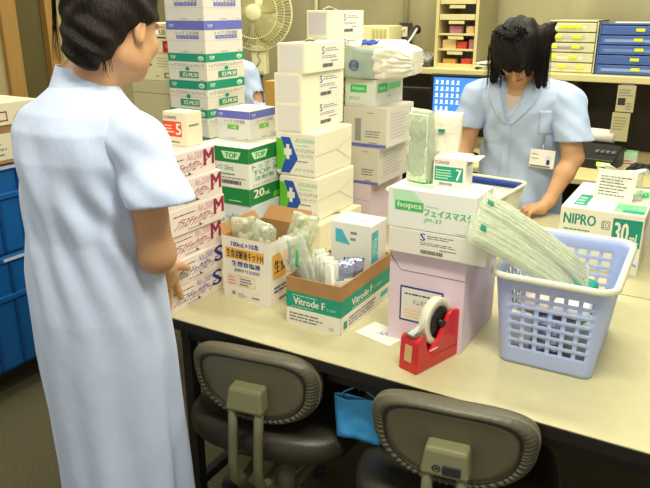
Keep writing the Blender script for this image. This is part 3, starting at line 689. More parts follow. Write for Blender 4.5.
for i, (dx, dd, lb) in enumerate(((-.058, .283, 'white box with S label, lowest of three above the drape packs'), (-.061, .287, 'white box with S label, middle of three above the drape packs'), (-.050, .268, 'white box with S label, highest of three above the drape packs'))):
    g = carton('label_box', lb, 'box', (-1.132+dx, 1.90+.004*i, z), .105, dd, .0945, mat('warm_white_card', '#f1ecd0', .6, var=.015), s_label(), 'white boxes with an S label', seam=False, bev=.002)
    MB().box(-.04, -dd/2-.0012, .006, .043, -dd/2, .087, mat('end_label', '#e6e2d8', .6)).build('end_label', g); z += .0945
zt = z
def scrap(nm, lb, loc, rz, s=.05):
    b = MB(); b.grid(lambda u, v: Vector(((u-.5)*s, (v-.5)*s*.8, .012*math.sin(u*3.1)*(1-v)+.001)), 8, 5, 'paper'); o = b.build(nm, None, loc, rz)
    m = o.modifiers.new('t', 'SOLIDIFY'); m.thickness = .0008; tag(o, lb, 'paper', None)
scrap('paper_scrap', 'small white paper scrap curling on the nearer S box', (-1.215, 2.00, zt+.001), .4, .045)
z = TZ
hid = ['lowest', 'second lowest', 'third lowest', 'fourth lowest', 'fifth lowest', 'sixth lowest', 'seventh lowest', 'partly hidden box under the topmost']
for i in range(9):
    lb = ('topmost white box with S label on the rear column by the fan' if i == 8 else 'partly hidden white S box under the topmost of the rear column' if i == 7 else f'{hid[i]} white S box of the rear column, hidden by the front column')
    g = carton('label_box', lb, 'box', (-1.262, 2.20, z), .09, .275, .0882, MATS['warm_white_card'], s_label(), 'white boxes with an S label', seam=False, bev=.002)
    MB().box(-.037, -.1387, .006, .037, -.1375, .08, mat('end_label_grey', '#cfcbc8', .6)).build('end_label', g); z += .0882
scrap('paper_scrap', 'small white paper scrap on the topmost S box', (-1.31, 2.30, z+.001), .2, .05)
carton('brown_carton', 'plain amber cardboard carton behind the tall stacks of boxes', 'box', (-1.60, 2.50, TZ), .155, .26, .5, 'tan', tape=None)

# lavender carton column in the rear
carton('lavender_carton', 'lavender pink carton at the bottom of the rear stack', 'box', (-1.128, 2.30, TZ), .127, .30, .155, 'pink', [('p', 'F', [(0, .82), (.3, .8), (.5, .6), (1, .58), (1, .57), (.5, .59), (.3, .79), (0, .81)], 'shadowgrey')], seam=True)
wi = [('r', 'F', 0, 0, 1, .08, 'purple'), ('d', 'F', .52, .25, .9, .45, 3, 'inkgrey'), ('d', 'F', .6, .1, .85, .14, 1, 'ink'), ('d', 'F', .55, .86, .75, .9, 1, 'inkgrey'), ('d', 'R', .15, .2, .8, .9, 8, 'lgrey')]
carton('ward_carton', 'lower greyish white carton with violet bottom line on the lavender carton', 'box', (-1.098, 2.30, TZ+.1565), .148, .27, .146, 'grayw', wi, 'greyish cartons with fine print')
carton('ward_carton', 'upper greyish white carton with a grey panel under the small green labelled one', 'box', (-1.068, 2.296, TZ+.304), .182, .25, .146, 'grayw', wi+[('r', 'F', .28, .14, .42, .72, 'shadowgrey')], 'greyish cartons with fine print')
carton('mask_box', 'white box with two mint green labels under the plastic wrapped pack', 'box', (-1.125, 2.312, TZ+.4515), .127, .25, .098, mat('mask_card', '#e2e6da', .6), [('r', 'F', .18, .52, .72, .82, 'mintd'), ('t', 'F', 'hopes', .26, .58, .64, .76, 'mintl'), ('t', 'F', 'JM-37', .14, .2, .5, .36, 'mintd'), ('d', 'F', .1, .06, .8, .12, 1, 'lgrey'),
       ('r', 'R', .08, .5, .42, .84, 'mintd'), ('t', 'R', 'hopes', .14, .56, .36, .76, 'mintl'), ('r', 'R', .45, .56, .9, .8, 'mint'), ('d', 'R', .4, .3, .6, .4, 1, 'lgrey')])

# front lavender carton with the S box and the mask box on it
pc = carton('lavender_carton', 'large lavender pink carton with blue framed label beside the tape dispenser', 'box', (-.458, 1.447, TZ), .195, .26, .2415, 'pink',
   [('p', 'F', [(0, .985), (.04, .92), (.16, .8), (.9, .8), (1, .8), (1, .79), (.16, .79), (.03, .91), (0, .97)], 'seam'),
    ('r', 'F', .16, .24, .74, .63, 'navy'), ('r', 'F', .18, .26, .72, .61, 'white'), ('d', 'F', .22, .54, .68, .58, 1, 'navy'), ('t', 'F', 'キムタオル', .34, .44, .58, .5, 'ink'), ('d', 'F', .22, .29, .66, .40, 3, 'amberl')], seam=False)
carton('label_box', 'flat white box with S label between lavender carton and mask box', 'box', (-.409, 1.432, TZ+.2425), .243, .15, .062, 'white', s_label('F', .34, .1, .74, .92), seam=False)
MASK_Z = TZ+.3055
mb_ = carton('mask_box', 'white and green mask box marked hopes on top of the lavender carton', 'box', (-.44, 1.432, MASK_Z), .216, .125, .096, mat('mask_white', '#eef0e6', .6),
   [('p', 'F', [(.05, .97), (.3, .97), (.4, .72), (.36, .5), (.08, .5)], 'mintl'), ('r', 'F', .09, .46, .42, .7, 'mintd'), ('t', 'F', 'hopes', .12, .49, .4, .68, 'white'), ('d', 'F', .44, .62, .6, .66, 1, 'mint'), ('t', 'F', 'フェイスマスク', .43, .4, .98, .58, 'mintd'), ('t', 'F', 'JM-37', .43, .22, .64, .34, 'mintd'), ('d', 'F', .8, .05, .95, .09, 1, 'mint'),
    ('r', 'T', .1, .6, .5, .95, 'mintl'), ('r', 'T', .12, .25, .45, .5, 'mintl'), ('d', 'R', .2, .3, .8, .7, 4, 'lgrey')], seam=False)
nb = carton('small_box', 'small white box with a green label and the number 7 on the mask box', 'box', (-.492, 1.497, MASK_Z+.0965), .079, .056, .066, 'white',
   [('r', 'F', .05, .2, .93, .72, 'teal'), ('t', 'F', '7', .72, .26, .88, .66, 'white'), ('d', 'F', .09, .28, .6, .66, 4, 'mintl'), ('t', 'F', 'DURAMX', .04, .8, .5, .92, 'maroon'), ('b', 'F', .2, .05, .62, .14, 'inkgrey'), ('r', 'R', .2, .78, .8, .9, 'shadowgrey')], seam=False)
f = MB(); f.prism([(.0395, -.028, .066), (.0395, .028, .068), (.066, .03, .07), (.066, -.03, .066)], (0, 0, .001), 'white'); f.prism([(-.0395, -.028, .0662), (.0395, -.028, .0662), (.0395, .03, .071), (-.0395, .03, .071)], (0, 0, .001), 'white')
f.build('open_lid', nb)

# syringe carton on the right of the rear table
carton('syringe_carton', 'white and green syringe carton marked 30mL behind the blue basket', 'box', (-.151, 2.214, TZ), .250, .37, .197, mat('nipro_card', '#e9e8d4', .6, var=.015),
   [('t', 'F', 'NIPRO', .05, .73, .44, .91, 'nipro'), ('t', 'F', 'ニプロカテーテル用シリンジGA', .05, .46, .62, .57, 'nipro'), ('d', 'F', .06, .63, .4, .68, 1, 'nipro'), ('t', 'F', 'EO', .53, .73, .6, .83, 'inkgrey'), ('o', 'F', .515, .71, .615, .85, .008, 'inkgrey'),
    ('r', 'F', .645, .47, .985, .92, 'nipro'), ('t', 'F', '30', .675, .53, .835, .86, 'white'), ('t', 'F', 'mL', .86, .54, .965, .7, 'white'), ('d', 'F', .8, .38, .96, .41, 1, 'inkgrey'),
    ('r', 'T', .12, .1, .28, .5, 'nipro'), ('d', 'T', .14, .15, .26, .45, 3, 'mintl'), ('r', 'T', .62, .04, .98, .34, 'mint'), ('r', 'T', .72, .04, .98, .14, 'nipro'), ('d', 'T', .64, .16, .9, .3, 2, 'nipro'), ('r', 'T', .75, .6, .95, .9, 'mint'), ('t', 'T', '30', .78, .64, .92, .84, 'nipro'),
    ('r', 'R', .1, .7, .4, .9, 'lgrey')], seam=True)

# carton on the blue crates at far left is built with the crates

# ================================================================ SOFT PACKS, BASKET, TRAY, TAPE DISPENSER, PAPER
def pouch(name, w_, h_, th, m, parent=None, seed=0, crum=.004, n=18, edge=.05, loc=(0, 0, 0), rot=(0, 0, 0)):
    """sealed pillow bag standing on its edge, base at z=0; front is -y"""
    b = MB(); sd = Vector((seed*3.7, seed*1.3, 0))
    for s in (-1, 1):
        def fn(u, v):
            x, z = (u-.5)*w_, v*h_
            fu = max(0, 1-abs(2*u-1)**4); fv = max(0, 1-abs(2*v-1)**5); t = th/2*(fu*fv)**.6
            nz = noise.noise(Vector((x*38, z*38, s*2))+sd)*crum+noise.noise(Vector((x*90, z*90, s*5))+sd)*crum*.5
            e = noise.noise(Vector((x*15, z*15, 9))+sd)*crum*1.3
            return Vector((x+e*.6, s*(t+abs(nz)*(fu*fv)**.3)+e*.5, max(z+noise.noise(Vector((x*25, 0, 4))+sd)*crum*v, 0)))
        b.grid(fn, n, n, m)
    bmesh.ops.remove_doubles(b.bm, verts=b.bm.verts[:], dist=.0004)
    o = b.build(name, parent, loc); o.rotation_euler = rot; return o
def lumpy(name, lo, hi, rad, m, amp=.006, freq=22, h=.006, parent=None, loc=(0, 0, 0), seed=0, rot=(0, 0, 0)):
    """rounded block with crumpled faces"""
    pad = rad+amp*2+.01; S = SDF([q-pad for q in lo], [q+pad for q in hi], h)
    c = [(a+b)/2 for a, b in zip(lo, hi)]; e = [(b-a)/2-rad for a, b in zip(lo, hi)]
    def fn(x, y, z):
        q = [np.abs(p-cc)-ee for p, cc, ee in zip((x, y, z), c, e)]
        d = np.sqrt(sum(np.maximum(a, 0)**2 for a in q))+np.minimum(np.maximum(np.maximum(q[0], q[1]), q[2]), 0)-rad
        f = freq; nz = np.sin(x*f+seed+1.7*np.sin(y*f*.7+seed))*np.sin(z*f*1.3+1.3*np.sin(x*f*.9))+.6*np.sin((x+y)*f*2.1+seed)*np.sin((z-y)*f*1.7)
        return d+amp*nz
    S.op(fn, lo, hi, .001); o = S.mesh(name, m, parent, 1, loc); o.rotation_euler = rot; return o

# --- plastic wrapped pack on the rear stack
pz = TZ+.4515+.0993
t = thing('wrapped_pack', 'big plastic wrapped white pack on top of the mint labelled box', 'pack', (-1.14, 2.42, pz), R(6))
lumpy('white_pack', (-.112, -.12, .003), (.05, .15, .135), .018, 'wrapw', .002, 12, parent=t, seed=1)
b = MB(); b.grid(lambda u, v: Vector((-.114+.118*u, -.1265-.003*math.sin(u*9)*math.sin(v*7)-.004*v*(1-v), .004+.120*v-.02*u*v)), 10, 8, 'wrapg'); b.build('grey_front', t).modifiers.new('s', 'SOLIDIFY').thickness = .001
b = MB()
for k in range(16):
    an = k*.42; b.box(-.075+.017*math.cos(an)-.002, -.1325, .052+.017*math.sin(an)-.003, -.075+.017*math.cos(an)+.002, -.131, .052+.017*math.sin(an)+.003, 'blue')
for k in range(6): b.box(-.088+.005*k, -.1325, .044, -.0865+.005*k, -.131, .058+.004*(k % 3), 'navy')
b.build('blue_print', t)
b = MB()        # gathered film end: pleats closing towards the right
def wrapfn(u, v):
    an = 2*math.pi*u; k = v; hy, hz = .142*(1-.45*k*k), .068*(1-.40*k*k); n = 4
    q = (abs(math.cos(an))**n+abs(math.sin(an))**n)**(-1/n); pl = 1+.05*k*math.sin(an*17+3*math.sin(an*2))+.03*math.sin(an*9+k*9)
    nz = noise.noise(Vector((math.cos(an)*4, math.sin(an)*4, k*6)))*.010
    return Vector((.0+.125*k+nz*.6, .012+q*math.cos(an)*hy*pl+nz, .071-.012*k+q*math.sin(an)*hz*pl+nz*.5*k))
b.grid(wrapfn, 110, 16, 'wraps', closeu=True)
b.poly([wrapfn(k/110, 1) for k in range(110)], 'wraps')
b.build('gathered_film', t)
b = MB(); b.grid(lambda u, v: Vector((-.05+.06*u, -.105-.018*v+.01*u, .140+.004*math.sin(u*12+v*5)-.014*v*v)), 8, 6, 'blue'); o = b.build('blue_strip', t); o.modifiers.new('s', 'SOLIDIFY').thickness = .001

# --- infusion bags in the orange printed carton
for i, (x, y, s, lb, rx, ry) in enumerate(((-1.125, 1.535, 1.0, 'leftmost clear bag sticking out of the infusion carton', .12, -.12), (-1.083, 1.49, .98, 'nearest clear bag sticking out of the infusion carton', -.05, .1), (-1.045, 1.575, 1.06, 'rightmost clear bag sticking out of the infusion carton', .05, .25))):
    t = thing('infusion_bag', lb, 'bag', (x, y, TZ+.004), (.3, -.2, .5)[i], 'infusion kit bags')
    pouch('bag_film', .082, .232*s, .036, 'clearg', t, 11+i, .010, 22, rot=(rx, ry, 0)); pouch('fluid_pouch', .055, .185*s, .018, 'paleg', t, 21+i, .003, 12, rot=(rx, ry, 0))
    b = MB().lathe([(.006, 0), (.006, .02), (.009, .02), (.009, .03), (.003, .031)], 'gauze', (ry*.19, -rx*.19, .187*s)); b.build('port', t)

# --- what stands in the electrode carton
cz = TZ+.0035
carton('electrode_box', 'white box with aqua corner print standing inside the electrode carton', 'box', (-.770, 1.577, cz), .125, .10, .238, mat('elec_card', '#e6e6da', .6),
       [('p', 'F', [(.12, .92), (.28, .92), (.5, .74), (.12, .76)], 'cyan'), ('d', 'F', .5, .8, .7, .95, 2, 'inkgrey'), ('r', 'R', .05, .55, .45, .92, 'cyan'), ('t', 'R', 'NIPS', .1, .62, .4, .84, 'mintl'), ('d', 'R', .6, .2, .9, .5, 4, 'lgrey'), ('d', 'T', .55, .35, .95, .5, 1, 'inkgrey'), ('c', 'R', .6, .1, .05, .03, 'ink')], seam=True)
for i in range(4):
    x = -.866+i*.0195; t = thing('syringe_pack', ('leftmost', 'second', 'third', 'fourth')[i]+' white syringe pack standing in the electrode carton', 'pack', (x, 1.475-.012*i, cz), R(50), 'syringe packs in the electrode carton')
    pouch('pack_film', .045, .185-.004*i, .013, 'clear', t, 31+i, .003, 12, rot=(-.12, .0, 0)); MB().tube([(0, -.001, .02), (0, .016, .16)], .0055, 'white', 8).build('syringe', t); MB().box(-.019, .001, .004, .019, .002, .17, 'gauze', .0003).build('backing_paper', t).rotation_euler.x = -.1
    MB().box(-.018, -.0085, .06, .018, -.0072, .115, 'rose' if i < 2 else 'lblue', .0003).build('printed_strip', t)
for i, (x, y, rz) in enumerate(((-.795, 1.455, .75), (-.783, 1.485, .85))):
    t = thing('foil_pouch', ('nearer', 'farther')[i]+' silvery blue foil pouch leaning in the electrode carton', 'pouch', (x, y, cz), rz, 'foil pouches in the electrode carton')
    pouch('foil', .06, .17, .016, 'foil', t, 41+i, .005, 16, rot=(-.15, .12, 0)); MB().box(-.022, -.0135, .1, .02, -.0125, .125, 'gauze', .0003).build('paper_strip', t)
t = thing('tubing_bag', 'cloudy clear bag with a green strip leaning over the electrode carton edge', 'bag', (-.876, 1.452, cz), R(-25))
pouch('bag_film', .12, .235, .034, 'clear', t, 51, .009, 24, rot=(.16, -.28, 0))
pouch('tubing_inside', .07, .17, .014, 'wrapg', t, 52, .004, 12, rot=(.16, -.28, 0))
b = MB(); b.grid(lambda u, v: Vector((-.09+.014*u+.018*v, -.028-.002*math.sin(v*20), .2-.085*v)), 4, 12, 'teal'); b.build('green_strip', t).modifiers.new('s', 'SOLIDIFY').thickness = .001
b = MB(); b.grid(lambda u, v: Vector((-.02+.014*u, -.046, .15+.05*v)), 3, 6, 'mintd'); b.build('green_label', t).modifiers.new('s', 'SOLIDIFY').thickness = .001

# --- standing wrapped packs on the mask box
mz = MASK_Z+.0968
t = thing('gauze_pack', 'tall green tinted gauze pack standing left of the number 7 box', 'pack', (-.612, 1.512, mz), R(-12))

for k in range(4): MB().box(-.028+.001*k, -.016+.008*k, .002, .028-.001*k, -.0085+.008*k, .164-.003*k, 'paleg', .002).build('gauze_sheet', t)
pouch('wrap', .072, .176, .036, 'cleard', t, 61, .005, 18)
t = thing('gauze_pack', 'tall white wrapped gauze pack standing right behind the green tinted one', 'pack', (-.572, 1.552, mz), R(20))
pouch('wrap', .075, .168, .03, 'wraps', t, 63, .004, 18, rot=(-.02, .06, 0)); MB().box(-.012, -.0195, .12, .004, -.0185, .128, 'nipro', .0003).build('green_mark', t)

# --- tray behind the mask box
t = thing('lined_tray', 'white rimmed tray with a deep blue inner band behind the mask box', 'tray', (-.803, 2.36, TZ), R(-5))
def rrect(a, b_, r, n=6):
    out = []
    for cx, cy, s in ((a-r, b_-r, 0), (-a+r, b_-r, 1), (-a+r, -b_+r, 2), (a-r, -b_+r, 3)):
        for k in range(n+1):
            an = (s+k/n)*math.pi/2; out.append((cx+r*math.cos(an), cy+r*math.sin(an)))
    return out
TX, TY, THt = .194, .205, .183
def shell(prof, r, m, name, parent, closed_bottom=None):
    """prof: list of (half x, half y, z)"""
    b = MB(); rings = [[b.bm.verts.new((x, y, z)) for x, y in rrect(a, c, r)] for a, c, z in prof]; mi = b.mi(m)
    for A, B in zip(rings, rings[1:]):
        for k in range(len(A)):
            f = b.bm.faces.new((A[k], A[(k+1) % len(A)], B[(k+1) % len(A)], B[k])); f.material_index = mi; f.smooth = True
    if closed_bottom: b.bm.faces.new(rings[0]).material_index = mi
    return b.build(name, parent)
shell([(TX-.03, TY-.03, .002), (TX-.015, TY-.015, .09), (TX-.002, TY-.002, THt-.008)], .03, mat('tray_white', '#e3e1d2', .45), 'tray_body', t, True).modifiers.new('s', 'SOLIDIFY').thickness = .003
shell([(TX-.008, TY-.008, THt-.032), (TX-.005, TY-.005, THt-.006)], .03, mat('deep_blue_band', '#23419c', .5), 'blue_band', t).modifiers.new('s', 'SOLIDIFY').thickness = .002
b = MB(); b.tube([(x, y, THt-.004) for x, y in rrect(TX, TY, .034)], .007, 'rimp', 8, closed=True); b.build('rim', t)
b = MB(); prints(b, (TX-.012)*2, (TY-.012)*2, .17, [('d', 'R', .2, .45, .8, .85, 7, 'lgrey')]); b.build('side_print', t, recalc=False)
for i in range(4):
    o = carton('form_stack', ('lowest', 'second', 'third', 'topmost')[i]+' pad of white forms in the lined tray', 'pad', (-.648+.004*(i % 2), 2.25, TZ+.006+.035*i), .295, .22, .0345, 'white',
               [('d', 'T', .6, .2, .9, .35, 2, 'shadowgrey')], 'pads of forms in the tray', R(-5), seam=False)
tag(MB().tube([(.0, 0, 0), (.004, 0, .02), (0, -.004, .034)], .006, 'blue', 8).build('blue_clip', None, (-.66, 2.262, TZ+.1465)), 'small blue clip standing on the forms in the tray', 'clip')

# --- pale blue basket
t = thing('plastic_basket', 'pale blue plastic basket with rows of slots on the front table', 'basket', (-.268, 1.632, TZ), R(1))
BH = .231
def bsec(v): return (.105+.024*v, .158+.028*v, .020+.014*v)      # half x, half y, corner radius
def perim(v, n):
    a, c, r = bsec(v); pts = []
    segs = [((-a+r, -c), (a-r, -c), 'l'), ((a-r, -c+r), -90, 'a'), ((a, -c+r), (a, c-r), 'l'), ((a-r, c-r), 0, 'a'), ((a-r, c), (-a+r, c), 'l'), ((-a+r, c-r), 90, 'a'), ((-a, c-r), (-a, -c+r), 'l'), ((-a+r, -c+r), 180, 'a')]
    for s in segs:
        if s[2] == 'l':
            m_ = n[0] if abs(s[0][1]-s[1][1]) < 1e-9 else n[1]
            for k in range(m_):
                kk = (k+(.0 if k % 2 == 0 else -.36))/m_ if len(n) == 3 else k/m_
                pts.append((s[0][0]+(s[1][0]-s[0][0])*kk, s[0][1]+(s[1][1]-s[0][1])*kk))
        else:
            for k in range(4): an = R(s[1]+90*k/4); pts.append((s[0][0]+r*math.cos(an), s[0][1]+r*math.sin(an)))
    return pts
NX, NY = 12, 18     # 6 holes across, 9 along (each 1 rib + 2 hole columns)
rows = [0, .03, .16]+[q for k in range(7) for q in (.16+k*.098+.03, .16+k*.098+.098)][0:14]
rows = sorted(set([0, .03, .16]+[round(.16+k*.098+d, 4) for k in range(7) for d in (.036, .098)]+[.93, 1.0]))
b = MB(); mi = b.mi('bluep'); rings = []
for v in rows: rings.append([b.bm.verts.new((x, y, .002+BH*v)) for x, y in perim(v, (NX, NY, 1))])
L = len(rings[0])
kind = []
for cnt, side in ((NX, 1), (4, 0), (NY, 1), (4, 0), (NX, 1), (4, 0), (NY, 1), (4, 0)): kind += [(k % 2 == 1) if side else False for k in range(cnt)]
hole_rows = {i for i in range(2, len(rows)-2) if (i-2) % 2 == 1}
for i in range(len(rows)-1):
    for k in range(L):
        if i in hole_rows and kind[k]: continue
        f = b.bm.faces.new((rings[i][k], rings[i][(k+1) % L], rings[i+1][(k+1) % L], rings[i+1][k])); f.material_index = mi; f.smooth = True
fb = b.bm.faces.new(rings[0][::-1]); fb.material_index = mi
o = b.build('basket_body', t); md = o.modifiers.new('s', 'SOLIDIFY'); md.thickness = .003; md.offset = -1
a, c, r = bsec(1); rp = perim(1, (10, 14))
b = MB(); mi = b.mi('rimp'); prof = [(-.004, -.012), (.0, -.004), (.003, .002), (.008, .003), (.012, -.001), (.013, -.01), (.010, -.012), (.006, -.004), (.0, -.012)]
vr = []
for k, (x, y) in enumerate(rp):
    p0, p1 = Vector((*rp[k-1], 0)), Vector((*rp[(k+1) % len(rp)], 0)); tn = (p1-p0).normalized(); nn = Vector((tn.y, -tn.x, 0))
    vr.append([b.bm.verts.new(Vector((x, y, BH+.004))+nn*q[0]+Vector((0, 0, q[1]))) for q in prof])
for k in range(len(rp)):
    A, B = vr[k], vr[(k+1) % len(rp)]
    for j in range(len(prof)):
        f = b.bm.faces.new((A[j], A[(j+1) % len(prof)], B[(j+1) % len(prof)], B[j])); f.material_index = mi; f.smooth = True
b.build('rim', t)
for yy in (.06,):
    b = MB(); b.tube([(.138, yy-.012, BH-.006), (.146, yy, BH-.016), (.138, yy+.012, BH-.006)], .004, 'bluep', 8); b.build('handle_clip', t)
# things lying in the basket
rr = random.Random(9); k = 0
cont = [('white syringe wrapper lying in the front left of the basket', 'wrapw', -.07, -.11), ('silver blue packet lying in the middle of the basket', 'foil', .0, -.12), ('grey green packet lying in the front right of the basket', 'wrapg', .06, -.1), ('pale green packet in the middle of the basket', 'paleg', -.05, .0),
        ('deep blue packet on the right of the basket', 'blue', .055, .02), ('white wrapper at the back of the basket', 'wraps', -.04, .11), ('cream packet at the back right of the basket', 'gauze', .05, .12)]
for i, (lb, m, x, y) in enumerate(cont):
    hh = .12 if i < 4 else .1
    o = lumpy('packet', (-.036, -.042, .003), (.036, .042, hh), .016, m, .004, 40, .007, None, (-.268+x*.92, 1.632+y*.95, TZ+.004), i, (0, 0, rr.uniform(-.12, .12))); tag(o, lb, 'packet', 'packets in the basket')
for i, (lb, m, x, y) in enumerate((('pale rose packet on top of the packets at the basket front', 'peach', -.045, -.1), ('white packet on top of the packets at the basket front', 'wrapw', .045, -.105), ('teal printed packet on top of the packets in the middle of the basket', 'nipro', .04, .0))):
    o = lumpy('packet', (-.04, -.045, .002), (.04, .045, .045), .015, m, .004, 40, .007, None, (-.268+x*.9, 1.632+y*.95, TZ+.13), i+9); tag(o, lb, 'packet', 'packets in the basket')
for i, (x, y) in enumerate(((-.09, .1), (.0, .05))):
    t2 = thing('clear_pouch', ('crumpled clear pouch at the back left inside the basket', 'crumpled clear pouch in the middle of the basket')[i], 'pouch', (-.268+x, 1.632+y, TZ+.11), .4+i)
    pouch('film', .07, .09, .03, 'clear', t2, 71+i, .008, 14, rot=(.3, .2, 0)); pouch('paper_inside', .05, .07, .012, 'gauze', t2, 73+i, .003, 10, rot=(.3, .2, 0))

# --- long peel pouches leaning from the mask box into the basket
def long_pouch(label, a, b_, wdir, w_, th, seed, sag):
    t = thing('peel_pouch', label, 'pouch', a, 0, 'long peel pouches'); A = Vector((0, 0, 0)); B = Vector(b_)-Vector(a); W = Vector(wdir).normalized()*w_; N = (B.cross(W)).normalized(); sd = Vector((seed, seed*2.1, 0))
    if N.z < 0: N = -N
    def surf(s, thick, wf, u0, u1, k):
        def fn(u, v):
            uu = u0+(u1-u0)*u; fu = max(0, 1-abs(2*u-1)**8); fv = max(0, 1-abs(2*v-1)**4)
            c = A+B*uu+W*(v-.5)*wf-Vector((0, 0, 1))*sag*math.sin(math.pi*uu)
            nz = noise.noise(Vector((uu*9, v*22, s))+sd)*k+noise.noise(Vector((uu*30, v*8, s+3))+sd)*k*.6
            return c+N*(s*(thick*(fu*fv)**.6)+nz*(fu*fv)**.4)
        return fn
    b = MB()
    for s in (-1, 1): b.grid(surf(s, th, 1, 0, 1, .004), 30, 14, 'cleard')
    b.build('film', t)
    b = MB()
    for s in (-1, 1): b.grid(surf(s, th*.6, .8, .05, .96, .002), 24, 12, 'paleg')
    b.build('paper_backing', t)
    b = MB()
    for k in range(5):
        v = .2+.15*k; b.tube([A+B*uu+W*(v-.5)*.8+N*(th*.3)-Vector((0, 0, 1))*sag*math.sin(math.pi*uu) for uu in (.12, .3, .5, .7, .9)], .003, 'paleg', 6)
    b.build('tubing', t)
    b = MB()
    for k in range(5):
        v = .14+.18*k; b.tube([A+B*uu+W*(v-.5)*.86+N*(th*(1-abs(2*v-1)**4)**.6+.0008)-Vector((0, 0, 1))*sag*math.sin(math.pi*uu) for uu in (.05, .2, .35, .5, .65, .8, .95)], .0009, 'gauze', 5)
    b.build('printed_lines', t)
    p = [A+B*uu+W*(v-.5)*.8+N*(th*1.25)-Vector((0, 0, 1))*sag*math.sin(math.pi*uu) for uu, v in ((.07, .45), (.12, .45), (.12, .62), (.07, .62))]
    b = MB(); b.prism(p, N*.001, 'nipro'); b.build('green_mark', t)
long_pouch('upper long greenish peel pouch leaning from the mask box into the basket', (-.452, 1.468, 1.093), (-.21, 1.61, .895), (.16, -.75, -.62), .066, .009, 3, -.012)
long_pouch('lower long greenish peel pouch leaning under the upper one into the basket', (-.446, 1.412, 1.050), (-.234, 1.568, .881), (.12, -.66, -.72), .088, .010, 8, -.006)

# --- red tape dispenser
t = thing('tape_dispenser', 'red desk tape dispenser with a white roll in front of the lavender carton', 'tape dispenser', (-.513, 1.388, TZ), R(-17))
W_, L_ = .026, .083
b = MB()
def prof_prism(pts, x0, x1, m, bev): b.prism([(x0, y-L_, z) for y, z in pts], (x1-x0, 0, 0), m, bev)
prof_prism([(0, 0), (.166, 0), (.166, .03), (.06, .03), (.042, .035), (.03, .07), (.012, .074), (.004, .066)], -W_, W_, 'redp', .003)
for x0, x1 in ((-W_, -W_+.011), (W_-.011, W_)):
    prof_prism([(.05, .02), (.166, .02), (.166, .085), (.158, .100), (.126, .106), (.114, .100), (.08, .058), (.052, .034)], x0, x1, 'redp', .004)
prof_prism([(.152, .02), (.166, .02), (.166, .076), (.152, .08)], -W_+.005, W_-.005, 'redp', .002)
b.build('dispenser_body', t)
cyr, czr = .097-L_, .083
MB().lathe([(.034, -.0105), (.049, -.0105), (.0495, -.010), (.0495, .010), (.049, .0105), (.034, .0105), (.034, -.0105)], mat('tape_white', '#e9e6cf', .4), (0, cyr, czr), 'X', 48).build('tape_roll', t)
MB().lathe([(.006, -.013), (.022, -.0135), (.0338, -.0115), (.0338, .0115), (.022, .0135), (.006, .013)], 'blackp', (0, cyr, czr), 'X', 36).build('roll_core', t)
MB().lathe([(.004, -.0255), (.007, -.0255), (.007, .0255), (.004, .0255)], 'blackp', (0, cyr, czr), 'X', 16).build('spindle', t)
b = MB(); b.box(-.014, .004-L_, .0745, .014, .03-L_, .0765, 'steel', .0005)
for k in range(8): b.prism([(-.014+k*.0035, .004-L_, .0755), (-.0105+k*.0035, .004-L_, .0755), (-.01225+k*.0035, .0015-L_, .0755)], (0, 0, .001), 'steel')
b.build('cutter_blade', t)
MB().prism([(-.0085, .006-L_, .0772), (.0085, .006-L_, .0772), (.0085, .05-L_, .085), (.0085, cyr-.03, .109), (-.0085, cyr-.03, .109), (-.0085, .05-L_, .085)], (0, 0, .0005), 'clear').build('tape_strip', t)
MB().prism([(-.010, .0006-L_, .022), (.010, .0006-L_, .022), (.010, .0030-L_, .056), (-.010, .0030-L_, .056)], (0, -.0012, 0), mat('gold_label', '#d9b37e', .4)).build('front_label', t)
b = MB(); b.box(W_+.0001, .045-L_, .038, W_+.0007, .075-L_, .041, 'white'); b.build('white_stripe', t)
t.scale = (1.05, 1.0, 1.2)
# --- note paper and other small papers
b = MB(); b.box(-.058, -.042, 0, .058, .042, .0008, 'paper'); o = b.build('note_paper', None, (-.672, 1.455, TZ+.0003), R(-14))
tag(o, 'white note paper with handwriting on the table left of the tape dispenser', 'paper')
b = MB(); b.text('No1', 'blue', lambda u, v: Vector((-.012+.03*u, -.012+.022*v+.006*u, .0012)), .3); b.text('F', 'ink', lambda u, v: Vector((.03+.012*u, .0+.014*v, .0012)), .2); b.build('handwriting', o, recalc=False)
t = thing('paper_bag', 'crumpled clear bag with a folded printed sheet on the 30mL carton', 'bag', (-.268, 2.36, TZ+.1987), R(-8))
b = MB(); b.box(-.062, -.004, 0, .062, 0, .10, 'paper', .0005); prints(b, .124, .008, .1, [('d', 'F', .1, .15, .9, .85, 7, 'inkgrey')]); o = b.build('printed_sheet', t, recalc=False); o.rotation_euler.x = -.28
b = MB(); b.grid(lambda u, v: Vector((-.07+.15*u, .03+.11*v, .098+.012*math.sin(u*7+v*3)-.035*v*v)), 12, 8, 'wrapw'); b.build('folded_top', t).modifiers.new('s', 'SOLIDIFY').thickness = .001
pouch('bag_film', .15, .095, .07, 'clear', t, 81, .01, 18, loc=(0, .05, 0))
o = lumpy('blue_pouch', (-.05, -.03, .002), (.05, .03, .11), .02, 'blue', .004, 30, .006, None, (-.15, 2.66, TZ+.001), 5); tag(o, 'royal blue pouch standing behind the 30mL carton', 'pouch')
o = MB().box(-.03, -.05, 0, .03, .05, .1, 'blackp', .012).build('black_case', None, (-.075, 2.33, TZ)); tag(o, 'black case cut by the right picture edge beside the 30mL carton', 'case')

